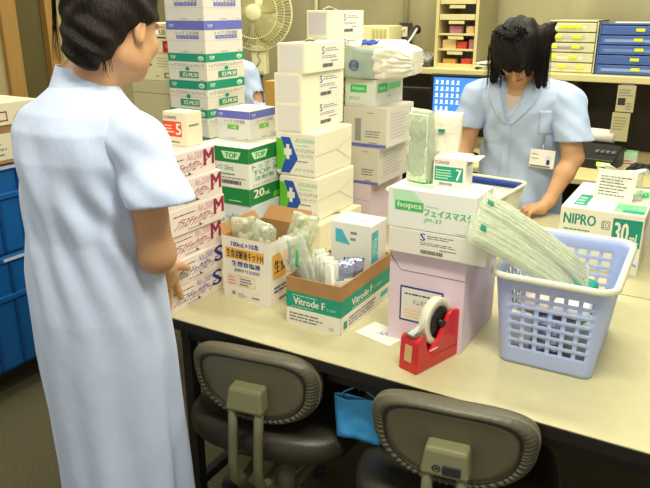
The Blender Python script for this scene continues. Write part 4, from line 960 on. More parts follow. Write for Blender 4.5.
# ================================================================ BLUE CRATES AT THE LEFT
t = thing('crate_dolly', 'dark dolly with casters under the blue crates', 'dolly', (-2.62, 1.5, 0))
MB().box(-.3, -.26, .1, .3, .3, .125, 'blackp', .006).build('deck', t)
for sx_ in (-1, 1):
    for sy_ in (-1, 1):
        MB().lathe([(.012, -.014), (.045, -.014), (.05, -.009), (.05, .009), (.045, .014), (.012, .014)], 'ink', (sx_*.25, .02+sy_*.2, .05), 'X', 28).build('caster_wheel', t)
        MB().box(sx_*.25-.02, .02+sy_*.2-.015, .05, sx_*.25+.02, .02+sy_*.2+.015, .1, 'steel', .003).build('caster_fork', t)
def crate(label, z, h, w_, d_, cx_, cy_):
    t = thing('plastic_crate', label, 'crate', (cx_, cy_, z), 0, 'blue crates by the door')
    b = MB(); th = .006; X0, Y0 = w_/2, d_/2
    for x0, y0, x1, y1 in ((-X0, -Y0, -X0+th, Y0), (X0-th, -Y0, X0, Y0), (-X0, -Y0, X0, -Y0+th), (-X0, Y0-th, X0, Y0)): b.box(x0, y0, .0, x1, y1, h, 'crate', .002)
    b.box(-X0, -Y0, 0, X0, Y0, th, 'crate'); b.build('crate_body', t)
    b = MB()
    for zz in (h-.025, h*.62): 
        b.box(-X0-.012, -Y0-.012, zz, X0+.012, -Y0, zz+.022, 'crate', .003); b.box(-X0-.012, Y0, zz, X0+.012, Y0+.012, zz+.022, 'crate', .003); b.box(X0, -Y0, zz, X0+.012, Y0, zz+.022, 'crate', .003); b.box(-X0-.012, -Y0, zz, -X0, Y0, zz+.022, 'crate', .003)
    b.build('rim', t)
    b = MB()
    for k in range(5): b.box(X0, -Y0+.05+k*(d_-.1)/4-.006, .01, X0+.009, -Y0+.05+k*(d_-.1)/4+.006, h-.03, 'crated', .002); b.box(-X0+.05+k*(w_-.1)/4-.006, -Y0-.009, .01, -X0+.05+k*(w_-.1)/4+.006, -Y0, h-.03, 'crated', .002)
    b.build('rib', t)
    MB().box(X0+.0122, -.03, h-.02, X0+.0128, .12, h-.008, 'lblue').build('white_mark', t)
    return t
crate('lower blue plastic crate on the dolly', .1252, .47, .58, .5, -2.60, 1.53)
crate('upper blue plastic crate with the brown carton on it', .597, .35, .56, .48, -2.60, 1.53)
t = carton('brown_carton', 'brown cardboard carton with a white lid on the upper blue crate', 'box', (-2.30, 1.28, .948), .5, .46, .15, 'brown', [('r', 'R', .3, .1, .75, .75, 'cream'), ('d', 'R', .34, .2, .7, .6, 3, 'shadowgrey')], seam=False)
b = MB(); b.box(-.257, -.237, .142, .257, .237, .225, 'cream', .003); prints(b, .514, .474, .225, [('o', 'R', .42, .7, .5, .86, .01, 'maroon'), ('o', 'R', .52, .7, .6, .86, .01, 'maroon'), ('o', 'R', .62, .7, .7, .86, .01, 'maroon')]); b.build('white_lid', t, recalc=False)

# ================================================================ CHAIRS
def chair(label, x, y, zc, rz, plate=True):
    """swivel chair facing +y; zc height of the backrest centre"""
    t = thing('swivel_chair', label, 'chair', (x, y, 0), rz, 'olive grey swivel chairs at the front table')
    hw = .176
    def outline(a, r):
        ca, sa = math.cos(a), math.sin(a); n = 2.5+.9*max(0, sa); up, dn = .098, .116
        k = (abs(ca)**n+abs(sa)**n)**(-1/n)
        px, pz = k*ca*hw, k*sa*(up if sa > 0 else dn)
        px *= 1+.10*max(0, pz/up) if pz > 0 else 1-.14*(-pz/dn)**1.5
        return px*r, pz*r
    def yb(px, pz): return .55*px*px-.012*pz/.1      # wraps forward at the ends, leans back at the top
    rngR = [0, .25, .5, .76, .80, .812, .822, .84, .86, .9, .94, .97, .99, 1.0]
    def back(a, r):
        px, pz = outline(a, r); pl = math.sin(a*58+1.6*math.sin(a*3)+.8*math.sin(a*11))
        if r <= .80: off = 0
        elif r < .815: off = .004
        else:
            q = (r-.815)/.185; side = min(1, max(.12, .62-1.1*math.sin(a))); off = -.007*math.sin(math.pi*min(q, 1)**.8)+.0026*side*pl*math.sin(math.pi*min(1, q*1.02))**.6+.012*q**3
        return Vector((px, yb(px, pz)-.018+off, zc+pz))
    N = 384
    b = MB(); mi = b.mi('vinyl'); rs = rngR[4:]
    rg = [[b.bm.verts.new(back(2*math.pi*k/N, r)) for k in range(N)] for r in rs]
    fr = [(1.0, .0), (1.01, .012), (1.0, .024), (.93, .036), (.8, .042), (.5, .044), (.25, .044)]
    for r, o in fr:
        q = []
        for k in range(N):
            px, pz = outline(2*math.pi*k/N, r); q.append(b.bm.verts.new((px, yb(px, pz)-.006+o, zc+pz)))
        rg.append(q)
    for A, B in zip(rg, rg[1:]):
        for k in range(N):
            f = b.bm.faces.new((A[k], A[(k+1) % N], B[(k+1) % N], B[k])); f.material_index = mi; f.smooth = True
    b.bm.faces.new(rg[-1]).material_index = mi
    br = b.build('backrest', t)
    b = MB(); mi = b.mi('panel'); prev = None; N2 = 96
    for r in (.06, .25, .5, .7, .795, .805):
        q = []
        for k in range(N2):
            v = back(2*math.pi*k/N2, min(r, .79)); px, pz = outline(2*math.pi*k/N2, r)
            q.append(b.bm.verts.new((px, yb(px, pz)-.0195+(.008 if r > .80 else 0)+.004*math.exp(-((px/.09)**2+((pz+.02)/.05)**2)), zc+pz)))
        if prev:
            for k in range(N2):
                f = b.bm.faces.new((prev[k], prev[(k+1) % N2], q[(k+1) % N2], q[k])); f.material_index = mi; f.smooth = True
        else: b.bm.faces.new(q).material_index = mi
        prev = q
    b.build('back_panel', br)
    b = MB(); b.tube([Vector((*((lambda p: (p[0], yb(*p)-.0195, zc+p[1]))(outline(2*math.pi*k/120, .81))),)) for k in range(120)], .0028, 'vinyld', 6, closed=True); b.build('piping', br)
    # bracket and its two tubes
    b = MB(); b.prism([(-.052, -.064, zc-.052), (.052, -.064, zc-.052), (.045, -.054, zc+.010), (-.045, -.054, zc+.010)], (0, .045, .002), 'khaki', .008); bk = b.build('bracket', t)
    if plate:
        b = MB(); y_ = -.0625
        b.box(-.004, y_-.0018, zc-.042, .034, y_+.004, zc-.022, 'ink', .0005); pl = b.build('label_plate', bk)
        b = MB(); b.tube([(-.017+.008*math.cos(k*math.pi/8), -.0615, zc-.032+.008*math.sin(k*math.pi/8)) for k in range(16)], .0013, 'ink', 4, closed=True); b.box(-.021, -.0625, zc-.034, -.013, -.0605, zc-.031, 'ink'); b.build('round_mark', bk)
    for s in (-1, 1):
        xx = s*.036
        MB().tube([(xx, -.045, zc-.03), (xx, -.056, zc-.12), (xx, -.062, .40), (xx, -.058, .345), (xx, -.038, .318), (xx, .0, .310), (xx, .1, .325), (xx, .2, .336)], .0125, 'khakim', 12).build('support_tube', t)
    # seat
    def so(a):
        ca, sa = math.cos(a), math.sin(a); n = 3.0; k = (abs(ca)**n+abs(sa)**n)**(-1/n)
        return k*ca*(.235-.02*sa), k*sa*.215
    yc = .185
    b = MB(); mi = b.mi('vinyld'); N3 = 72; rg = []
    for r, z in ((.75, .388), (.96, .392), (1.0, .405), (1.01, .425), (1.0, .445), (.96, .458), (.85, .466), (.5, .462), (.2, .459)):
        rg.append([b.bm.verts.new((so(2*math.pi*k/N3)[0]*r, yc+so(2*math.pi*k/N3)[1]*r, z-.02*max(0, (so(2*math.pi*k/N3)[1]*r-.12)/.08)**2*(1 if z > .44 else .6))) for k in range(N3)])
    for A, B in zip(rg, rg[1:]):
        for k in range(N3):
            f = b.bm.faces.new((A[k], A[(k+1) % N3], B[(k+1) % N3], B[k])); f.material_index = mi; f.smooth = True
    b.bm.faces.new(rg[0]).material_index = mi; b.bm.faces.new(rg[-1]).material_index = mi
    b.build('seat', t)
    MB().box(-.11, yc-.12, .345, .11, yc+.12, .389, 'blackp', .01).build('seat_pan', t)
    MB().lathe([(.026, .1), (.026, .22), (.016, .22), (.016, .346)], 'khakim', (0, yc, 0)).build('seat_post', t)
    for k in range(5):
        a = 2*math.pi*k/5+.3; ca, sa = math.cos(a), math.sin(a)
        MB().tube([(0, yc, .12), (.12*ca, yc+.12*sa, .105), (.25*ca, yc+.25*sa, .078)], [.026, .021, .015], 'khaki', 10).build('base_arm', t)
        w_ = MB().lathe([(.004, -.018), (.024, -.018), (.027, -.012), (.027, .012), (.024, .018), (.004, .018)], 'ink', (0, 0, 0), 'Y', 24).build('caster', t, (.255*ca, yc+.255*sa, .0275)); w_.rotation_euler.z = a+.6
        MB().tube([(.25*ca, yc+.25*sa, .05), (.25*ca, yc+.25*sa, .085)], .006, 'steel', 8).build('caster_stem', t)
    return t
chair('olive grey swivel chair tucked under the left end of the table', -.918, 1.222, .600, R(9), False)
chair('olive grey swivel chair nearest the camera with a black label plate on its back', -.385, 1.198, .632, R(9))

# blue plastic bag hanging from the table frame
t = thing('plastic_bag', 'sky blue plastic bag hanging under the front table between the chairs', 'bag', (-.660, 1.306, .466), R(8))
def bagfn(s):
    def fn(u, v):
        fu = max(0, 1-abs(2*u-1)**3); w_ = .132*(.88+.12*v); x = (u-.5)*w_; z = .118*v
        th = .018*(fu**.7)*(1-.55*v)*min(1, v*6+.25)
        return Vector((x, s*(th+.004*noise.noise(Vector((x*30, z*30, s*3)))*fu), max(.002, z+.01*noise.noise(Vector((x*14, 1, s)))*v-.012*(1-v)*(2*u-1)**2+.008)))
    return fn
b = MB()
for s in (-1, 1): b.grid(bagfn(s), 22, 16, 'bagblue')
bmesh.ops.remove_doubles(b.bm, verts=b.bm.verts[:], dist=.0006)
o = b.build('bag_body', t); o.modifiers.new('s', 'SOLIDIFY').thickness = .001
for x in (-.045, .045):
    MB().tube([(x, 0, .12), (x*.9, 0, .135), (x*.4, .0, .15), (x*.1, .0, .158)], [.003, .0022, .002, .002], 'bagblue', 8).build('handle', t)
t = thing('hook', 'grey steel hook strap under the table top holding the blue bag', 'hook', (-.660, 1.306, .6245))
MB().box(-.012, -.006, -.0005, .012, .006, .003, 'steel', .0005).build('plate', t); MB().tube([(0, 0, .002), (0, 0, -.012), (0, .010, -.016), (0, .014, -.008)], .003, 'steel', 8).build('hook_wire', t)

# ================================================================ PEOPLE
def basis(az, pitch=0, roll=0):
    """rows: right, forward, up for a head facing azimuth az (radians from +x), pitched down"""
    f = Vector((math.cos(az), math.sin(az), 0)); r = Vector((f.y, -f.x, 0)); u = Vector((0, 0, 1))
    f2 = f*math.cos(pitch)-u*math.sin(pitch); u2 = u*math.cos(pitch)+f*math.sin(pitch)
    r2 = r*math.cos(roll)+u2*math.sin(roll); u3 = u2*math.cos(roll)-r*math.sin(roll)
    return [r2, f2, u3]
def put(c, B, p): return tuple(Vector(c)+B[0]*p[0]+B[1]*p[1]+B[2]*p[2])
def add_head(S, c, B, sc_=1.0):
    q = lambda *p: put(c, B, [k*sc_ for k in p]); e = lambda p, r, k, sub=False: S.ell(q(*p), [k_*sc_ for k_ in r], B, k*sc_, sub)
    e((0, -.012, .028), (.074, .094, .082), .02)             # cranium
    e((0, .026, -.035), (.058, .062, .075), .03)             # face
    e((0, .052, -.092), (.026, .026, .020), .025)            # chin
    for s in (-1, 1):
        e((s*.040, .058, -.03), (.022, .020, .022), .02)     # cheek
        e((s*.046, .0, -.07), (.016, .04, .025), .03)        # jaw
        e((s*.031, .092, .006), (.017, .014, .011), .012, True)   # eye socket
        S.ell(q(s*.074, -.012, -.008), [.008*sc_, .018*sc_, .031*sc_], B, .008)   # ear
        S.ell(q(s*.081, -.008, -.006), [.005*sc_, .009*sc_, .017*sc_], B, .004, True)
        S.ell(q(s*.073, -.006, -.034), [.006*sc_, .008*sc_, .009*sc_], B, .006)
        e((s*.033, .080, .020), (.022, .010, .007), .012)    # brow
    S.cone(q(0, .086, .008), q(0, .104, -.032), .007*sc_, .012*sc_, .012)      # nose
    for s in (-1, 1): e((s*.010, .094, -.035), (.008, .010, .007), .006)
    e((0, .084, -.060), (.021, .009, .005), .006); e((0, .082, -.069), (.018, .010, .006), .006)   # lips
def face_parts(c, B, root, sc_=1.0):
    for s in (-1, 1):
        o = MB().lathe([(.0001, -.0115), (.006, -.0098), (.0100, -.0057), (.0115, 0), (.0100, .0057), (.006, .0098), (.0001, .0115)], 'eyew', seg=16).build('eyeball', root, put(c, B, (s*.031*sc_, .076*sc_, .004*sc_)))
        p = MB().lathe([(.0052, -.001), (.0052, .001), (.0001, .0016)], 'ink', seg=14).build('iris', o); p.matrix_local = Matrix.Translation(Vector(B[1])*.011) @ Vector(B[1]).to_track_quat('Z', 'Y').to_matrix().to_4x4()
    b = MB()
    b.tube([put(c, B, (x*sc_, y*sc_, z*sc_)) for x, y, z in ((-.02, .0865, -.0635), (-.009, .093, -.0625), (0, .0945, -.0635), (.009, .093, -.0625), (.02, .0865, -.0635))], [.0015, .0036, .004, .0036, .0015], 'lip', 8); b.build('lips', root)
def finger(S, pts, r0, r1):
    n = len(pts)-1
    for i in range(n): S.cone(pts[i], pts[i+1], r0+(r1-r0)*i/n, r0+(r1-r0)*(i+1)/n, .004)
def strands(name, root, groups, m):
    b = MB()
    for pts, r, n, spread, sd in groups:
        rr = random.Random(sd)
        for k in range(n):
            o = Vector((rr.gauss(0, spread), rr.gauss(0, spread), rr.gauss(0, spread*.5))); o2 = Vector((rr.gauss(0, spread*1.6), rr.gauss(0, spread*1.6), rr.gauss(0, spread*1.2)))
            P_ = [Vector(p)+o*(1-i/(len(pts)-1))+o2*(i/(len(pts)-1)) for i, p in enumerate(pts)]
            Q = []
            for i in range(len(P_)-1):
                for s in (0, .33, .66): Q.append(P_[i].lerp(P_[i+1], s))
            Q.append(P_[-1]); N = len(Q)
            b.tube(Q, [r*(1-.75*(i/(N-1))) for i in range(N)], m, 5)
    return b.build(name, root)
def skirt_fold(amp, z_top, z_bot, n, ph):
    def f(th, z):
        k = np.clip((z_top-z)/(z_top-z_bot), 0, 1)
        return amp*k*(np.cos(n*th+ph+1.5*np.sin(2*th+ph)+(z*1.3))+.45*np.cos((n*2+1)*th-ph*2+z*2.2))
    return f
def drape(o, pts, d, off=.003):
    """project points along d on the surface of object o"""
    me = o.data; bv = BVHTree.FromPolygons([v.co for v in me.vertices], [tuple(p.vertices) for p in me.polygons]); out = []
    for p in pts:
        h = bv.ray_cast(Vector(p), Vector(d), 1.0)
        out.append((h[0]-Vector(d)*off) if h[0] is not None else None)
    return out
def patch(name, root, o, fn, d, nu, nv, m, off=.003, th=.002, mi=None):
    P_ = drape(o, [fn(i/(nu-1), j/(nv-1)) for i in range(nu) for j in range(nv)], d, off)
    b = MB(); V = [b.bm.verts.new(p) if p is not None else None for p in P_]; k = b.mi(m)
    for i in range(nu-1):
        for j in range(nv-1):
            q = [V[i*nv+j], V[(i+1)*nv+j], V[(i+1)*nv+j+1], V[i*nv+j+1]]
            if None in q or max((q[0].co-x.co).length for x in q) > .09: continue
            f = b.bm.faces.new(q); f.material_index = k; f.smooth = True
    loose = [v for v in b.bm.verts if not v.link_faces]
    for v in loose: b.bm.verts.remove(v)
    g = b.build(name, root)
    md = g.modifiers.new('s', 'SOLIDIFY'); md.thickness = th; md.offset = 1
    return g

def sleeve(root, chain, end, n, rad, m, h=.005):
    P_ = [Vector(c[0]) for c in chain]; lo = [min(p[i] for p in P_+[Vector(end)])-.13 for i in range(3)]; hi = [max(p[i] for p in P_+[Vector(end)])+.13 for i in range(3)]
    s = SDF(lo, hi, h)
    for (a, ra_), (b, rb_) in zip(chain, chain[1:]): s.cone(a, b, ra_, rb_, .03)
    ph = float(P_[0].x*40)
    n = Vector(n).normalized(); D_ = s.D; X = s.ax[0][:, None, None]; Y = s.ax[1][None, :, None]; Z = s.ax[2][None, None, :]
    s.D = (D_+.0035*np.sin(Z*70+X*25+ph)*np.sin(Y*40+X*30+Z*18)).astype(np.float32)
    s.cut(end, n, .14, .2); e = Vector(end); s.cone(tuple(e-n*.035), tuple(e+n*.05), rad*.9, rad, .004, True)
    return s.mesh('sleeve', m, root)

# ---------------------------------------------------------------- the nurse at the left, seen from behind, her right hand on the glove boxes
def nurse_left():
    root = thing('person', 'person in a pale blue dress seen from behind, a hand on the glove boxes', 'person', (-1.178, .992, 0))
    ox, oy = -1.178, .992
    az = R(97); ra = az-math.pi/2; rv = Vector((math.cos(ra), math.sin(ra), 0)); fv = Vector((math.cos(az), math.sin(az), 0))
    L = lambda x, y, z: tuple(Vector((0, 0, z))+rv*x+fv*y)       # local frame of the root
    G = lambda x, y, z: (x-ox, y-oy, z)
    hc = G(-1.133, 1.085, 1.462); B = basis(R(92), R(14), R(3))
    S = SDF((-.36, -.26, -.005), (.36, .42, 1.64), .0045)
    add_head(S, hc, B, .94)
    nb = L(.005, .03, 1.345); S.cone(put(hc, B, (0, -.03, -.045)), nb, .047, .052, .03); S.cone(nb, L(0, .01, 1.29), .052, .075, .04)
    S.loft([.74, .85, 1.0, 1.15, 1.24, 1.29, 1.31], [L(0, .0, 0)[0]]*7, [0]*7, [.10, .125, .10, .105, .12, .10, .05], [.08, .095, .08, .085, .075, .055, .045], ra, .03)
    # right arm and the hand resting on the boxes
    sh, el, wr = G(-1.025, 1.005, 1.245), G(-1.004, 1.010, 1.000), G(-1.160, 1.180, .900)
    S.cone(sh, el, .043, .036, .03); S.ell(el, (.034, .034, .036), None, .02); mid = tuple(Vector(el).lerp(Vector(wr), .35)); S.cone(el, mid, .036, .035, .02); S.cone(mid, wr, .035, .024, .02)
    pk = G(-1.186, 1.226, .842)
    S.cone(wr, tuple(Vector(wr).lerp(Vector(pk), .45)), .025, .026, .015)
    kn = [G(-1.199, 1.262, .822), G(-1.197, 1.243, .815), G(-1.194, 1.224, .815), G(-1.188, 1.207, .822)]
    pm = tuple(Vector(wr).lerp(Vector(pk), .4))
    for k_ in kn: S.cone(pm, k_, .024, .0138, .012)
    tips = [[G(-1.207, 1.275, .790), G(-1.2085, 1.287, .766), G(-1.2095, 1.294, .746)], [G(-1.206, 1.244, .778), G(-1.2085, 1.243, .750), G(-1.2095, 1.240, .724)],
            [G(-1.203, 1.214, .780), G(-1.207, 1.207, .756), G(-1.209, 1.203, .733)], [G(-1.193, 1.190, .795), G(-1.197, 1.181, .775), G(-1.200, 1.176, .758)]]
    for k_, tp, r_ in zip(kn, tips, (.0102, .0104, .0098, .0088)): finger(S, [k_]+tp, r_+.001, r_-.0015)
    finger(S, [pm, G(-1.185, 1.262, .856), G(-1.198, 1.297, .838), G(-1.2065, 1.328, .822)], .015, .0088)
    # left arm reaching forward in front of her
    sl, ell_, wl = L(-.135, .01, 1.255), L(-.145, .095, 1.03), L(-.09, .225, .93)
    S.cone(sl, ell_, .046, .039, .03); S.cone(ell_, wl, .039, .025, .02); hl = L(-.085, .255, .905)
    S.cone(wl, hl, .025, .03, .015)
    for i in range(4): 
        k_ = L(-.105+.017*i, .272, .885+.004*i); finger(S, [hl, k_, L(-.108+.018*i, .285, .862), L(-.108+.018*i, .283, .842)], .011, .0075)
    finger(S, [wl, L(-.055, .25, .9), L(-.04, .268, .88)], .013, .0085)
    # legs
    for s in (-1, 1):
        S.chain([L(s*.065, 0, .82), L(s*.066, .0, .47), L(s*.07, -.008, .33), L(s*.07, -.01, .1)], [.070, .050, .052, .034], .02)
        S.cone(L(s*.072, -.02, .06), L(s*.085, .11, .035), .033, .026, .03)
    body = S.mesh('body', 'skin', root)
    for s in (-1, 1):
        b = SDF((-.2, -.1, -.002), (.25, .22, .12), .006); b.cone(L(s*.072, -.03, .045), L(s*.088, .125, .036), .043, .036, .02)
        o = b.mesh('shoe', 'shoe', root)
        for v in o.data.vertices: v.co.z = max(v.co.z, .001)
    face_parts(hc, B, root, .97)
    # dress
    D = SDF((-.34, -.30, .27), (.34, .30, 1.42), .005)
    zs = [.30, .40, .60, .74, .85, .95, 1.03, 1.12, 1.2, 1.26, 1.295, 1.325, 1.35]
    cx = [L(x, y, 0)[0] for x, y in zip([.012, .01, .0, -.002, -.004, -.006, -.004, -.004, 0, 0, 0, .002, .004], [.0, 0, 0, 0, 0, 0, 0, 0, -.002, .0, .006, .014, .024])]
    cy = [L(x, y, 0)[1] for x, y in zip([.012, .01, .0, -.002, -.004, -.006, -.004, -.004, 0, 0, 0, .002, .004], [.0, 0, 0, 0, 0, 0, 0, 0, -.002, .0, .006, .014, .024])]
    a = [.157, .158, .163, .165, .162, .155, .142, .146, .150, .146, .128, .092, .066]
    bb = [.138, .136, .132, .130, .128, .120, .114, .115, .112, .104, .092, .076, .062]
    f1 = skirt_fold(.014, 1.0, .3, 5, .6)
    def fold(th, z):
        w_ = np.exp(-((z-1.02)/.16)**2); return f1(th, z)+.0030*np.clip((1.22-z)/.4, 0, 1)*np.cos(19*th+3*np.sin(z*5)+z*4)*(np.cos(th-2.6)>-.2)+.0045*w_*np.cos(13*th+z*26)+.0045*np.exp(-((z-1.15)/.13)**2)*np.cos(5*th+z*34+1.2)+.006*np.exp(-((z-1.12)/.09)**2)*np.exp(-((th+.55)/.5)**2)*np.cos(z*62+th*9)
    D.loft(zs, cx, cy, a, bb, ra, .03, fold)
    # shoulders stay in the dress, sleeves are their own pieces
    D.cone(G(-1.075, 1.005, 1.262), G(-1.035, 1.004, 1.240), .052, .054, .035); D.cone(L(-.10, .0, 1.25), L(-.12, .01, 1.235), .052, .054, .035)
    # neck hole
    D.cone(L(.005, .028, 1.335), L(.008, .04, 1.45), .056, .07, .008, True)
    dress = D.mesh('dress', 'cloth', root)
    se = G(-.972, .998, 1.118)
    sleeve(root, [(G(-1.065, 1.005, 1.262), .052), (G(-1.030, 1.004, 1.240), .060), (G(-.975, .999, 1.13), .064), (G(-.955, .996, 1.06), .068)], se, (.16, -.06, -1), .058, 'cloth')
    le = L(-.138, .072, 1.10); sleeve(root, [(L(-.105, .0, 1.252), .052), (L(-.128, .015, 1.225), .056), (L(-.145, .10, 1.02), .06)], le, Vector(ell_)-Vector(le), .05, 'cloth')
    # collar: stand-up ring that falls open
    b = MB()
    def col(u, v):
        an = math.pi*2*u; rx, ry = .058+.020*(1-v), .054+.020*(1-v)
        p = Vector((0, 0, 0))+rv*(rx*math.sin(an))+fv*(-ry*math.cos(an)+.026+.006*v)
        return Vector((p.x, p.y, 1.322+.058*v+.012*math.cos(an)*(1)-.006*v*math.cos(2*an)))
    b.grid(col, 48, 6, 'cloth', closeu=True); o = b.build('collar', root); o.modifiers.new('s', 'SOLIDIFY').thickness = .003
    # hair: cap, swept up twist, bun and loose strands
    h = SDF((hc[0]-.24, hc[1]-.24, hc[2]-.16), (hc[0]+.20, hc[1]+.18, hc[2]+.2), .0045)
    wav = lambda q: .003*np.sin(q[2]*120+q[0]*60+3*np.sin(q[1]*25))
    h.ell(put(hc, B, (0, -.016, .036)), (.083, .103, .090), B, .02, mod=wav)
    h.ell(put(hc, B, (0, -.07, -.015)), (.066, .05, .06), B, .03, mod=wav)
    # cut the face and ear free
    h.ell(put(hc, B, (0, .085, -.045)), (.075, .075, .085), B, .015, True); h.cone(put(hc, B, (-.12, .0, -.035)), put(hc, B, (.12, .0, -.035)), .034, .034, .012, True); h.cone(put(hc, B, (.12, .055, -.03)), put(hc, B, (-.12, .055, -.03)), .05, .05, .01, True)
    nbk = put(hc, B, (0, -.075, -.095)); h.ell(nbk, (.05, .03, .03), B, .02, True)
    h.ell(put(hc, B, (.004, -.086, -.042)), (.058, .040, .060), B, .02, mod=lambda q: .005*np.sin(q[0]*90+q[2]*150))
    h.ell(put(hc, B, (-.004, -.096, .03)), (.046, .036, .052), B, .02, mod=lambda q: .004*np.sin(q[0]*110-q[2]*120))
    h.ell(put(hc, B, (-.02, -.100, .085)), (.03, .035, .03), B, .02)
    h.mesh('hair', 'hair', root)
    strands('loose_strands', root, [([put(hc, B, (-.03, -.105, .09)), put(hc, B, (-.06, -.12, .06)), put(hc, B, (-.078, -.10, .0)), put(hc, B, (-.078, -.095, -.05)), put(hc, B, (-.074, -.09, -.085))], .0013, 12, .004, 1),
        ([put(hc, B, (-.02, -.10, .1)), put(hc, B, (-.045, -.105, .12)), put(hc, B, (-.07, -.105, .08)), put(hc, B, (-.078, -.10, .04))], .0013, 10, .005, 2)], 'hair')
    strands('nape_strands', root, [([put(hc, B, (.04, -.085, -.04)), put(hc, B, (.045, -.075, -.08)), put(hc, B, (.045, -.07, -.105))], .0012, 10, .005, 3)], 'hair')
    c = MB(); c.tube([put(hc, B, (-.045, -.125, .07)), put(hc, B, (-.01, -.148, .08)), put(hc, B, (.025, -.125, .075))], .006, mat('tortoise_clip', '#a88a4a', .25, var=.4, vscale=60), 8)
    for k in range(5): c.tube([put(hc, B, (-.03+.013*k, -.140, .078)), put(hc, B, (-.028+.013*k, -.142, .045))], .0025, MATS['tortoise_clip'], 6)
    c.build('hair_clip', root)
nurse_left()

# ---------------------------------------------------------------- the woman bent over the rear table
def nurse_right():
    ox, oy = -.735, 2.985
    root = thing('person', 'person with black bobbed hair bent over the rear table in a light blue uniform', 'person', (ox, oy, 0))
    az = R(-88); ra = az-math.pi/2; rv = Vector((math.cos(ra), math.sin(ra), 0)); fv = Vector((math.cos(az), math.sin(az), 0))
    L = lambda x, y, z: tuple(Vector((0, 0, z))+rv*x+fv*y); G = lambda x, y, z: (x-ox, y-oy, z)
    hc = G(-.738, 2.815, 1.335); B = basis(R(-94), R(52), R(-4))
    S = SDF((-.42, -.42, -.005), (.42, .25, 1.5), .005)
    add_head(S, hc, B, .97)
    nb = G(-.742, 2.905, 1.225); S.cone(put(hc, B, (0, -.04, -.04)), nb, .048, .052, .03); S.cone(nb, G(-.738, 2.925, 1.17), .052, .08, .04)
    zz = [.74, .86, 1.0, 1.1, 1.17, 1.21, 1.235]; fy = [0, .0, .025, .04, .055, .06, .065]
    S.loft(zz, [L(0, y, 0)[0] for y in fy], [L(0, y, 0)[1] for y in fy], [.13, .15, .13, .14, .16, .13, .06], [.10, .105, .095, .105, .09, .06, .05], ra, .03)
    sr, er, wr = G(-.915, 2.925, 1.165), G(-.962, 2.885, .93), G(-.915, 2.725, .765)      # her right arm (left in the picture)
    sl, el, wl = G(-.560, 2.925, 1.165), G(-.498, 2.880, .925), G(-.553, 2.778, .757)
    for a_, b_, c_ in ((sr, er, wr), (sl, el, wl)):
        S.cone(a_, b_, .050, .041, .03); m_ = tuple(Vector(b_).lerp(Vector(c_), .35)); S.cone(b_, m_, .041, .038, .02); S.cone(m_, c_, .038, .026, .02)
    # her left hand lies on the table, fingers curled
    pl = G(-.575, 2.738, .733); S.cone(wl, pl, .026, .024, .015)
    kn = [G(-.615, 2.734, .736), G(-.613, 2.716, .738), G(-.605, 2.699, .737), G(-.593, 2.686, .733)]
    for k_ in kn: S.cone(pl, k_, .021, .0125, .012)
    for i, k_ in enumerate(kn):
        v = Vector(k_)-Vector(pl); d = Vector((v.x, v.y, 0)).normalized()
        finger(S, [k_, tuple(Vector(k_)+d*.026+Vector((0, 0, -.008))), tuple(Vector(k_)+d*.030+Vector((0, 0, -.024))), tuple(Vector(k_)+d*.022+Vector((0, 0, -.0275)))], .0105-.0006*i, .0088-.0005*i)
    finger(S, [pl, G(-.594, 2.762, .728), G(-.620, 2.767, .719), G(-.642, 2.762, .7135)], .014, .009)
    pr = G(-.893, 2.690, .735); S.cone(wr, pr, .026, .024, .015)
    for i in range(4):
        k_ = G(-.90+.018*i, 2.657+.003*i, .730); S.cone(pr, k_, .02, .0125, .012); finger(S, [k_, G(-.90+.020*i, 2.632, .722), G(-.898+.020*i, 2.615, .712)], .0105, .0085)
    finger(S, [pr, G(-.862, 2.685, .722), G(-.845, 2.665, .713)], .014, .009)
    for s in (-1, 1):
        S.chain([L(s*.08, 0, .82), L(s*.075, .0, .47), L(s*.075, -.008, .33), L(s*.075, -.01, .1)], [.085, .054, .054, .035], .02)
        S.cone(L(s*.075, -.02, .06), L(s*.09, .11, .035), .033, .026, .03)
    S.mesh('body', 'skin', root)
    for s in (-1, 1):
        b = SDF((-.25, -.25, -.002), (.25, .15, .12), .007); b.cone(L(s*.075, -.03, .045), L(s*.092, .125, .036), .043, .036, .02); o = b.mesh('shoe', 'shoe', root)
        for v in o.data.vertices: v.co.z = max(v.co.z, .001)
    face_parts(hc, B, root, .97)
    D = SDF((-.36, -.26, .28), (.36, .24, 1.30), .005)
    zs = [.31, .5, .72, .84, .95, 1.03, 1.1, 1.15, 1.185, 1.215, 1.24]; fy = [0, 0, 0, .0, .012, .028, .04, .05, .055, .06, .066]
    a = [.185, .185, .19, .178, .165, .168, .182, .188, .175, .13, .075]; bb = [.165, .16, .15, .13, .122, .126, .128, .118, .106, .085, .062]
    f1 = skirt_fold(.010, .95, .3, 5, 2.)
    fold = lambda th, z: f1(th, z)+.005*np.exp(-((z-.93)/.10)**2)*np.cos(7*th+z*40)+.004*np.exp(-((z-1.08)/.08)**2)*np.cos(9*th-z*50)
    D.loft(zs, [L(0, y, 0)[0] for y in fy], [L(0, y, 0)[1] for y in fy], a, bb, ra, .03, fold)
    D.cone(G(-.885, 2.93, 1.165), G(-.905, 2.925, 1.15), .055, .058, .035); D.cone(G(-.59, 2.93, 1.165), G(-.57, 2.925, 1.15), .055, .058, .035)
    # open V neck and neck hole
    D.cone(G(-.742, 2.90, 1.215), G(-.745, 2.86, 1.34), .062, .08, .008, True)
    D.cone(G(-.748, 2.805, 1.21), G(-.772, 2.800, 1.045), .060, .012, .004, True)
    dress = D.mesh('uniform', 'clothb', root)
    s1, s2 = G(-.968, 2.890, 1.015), G(-.498, 2.886, .990)
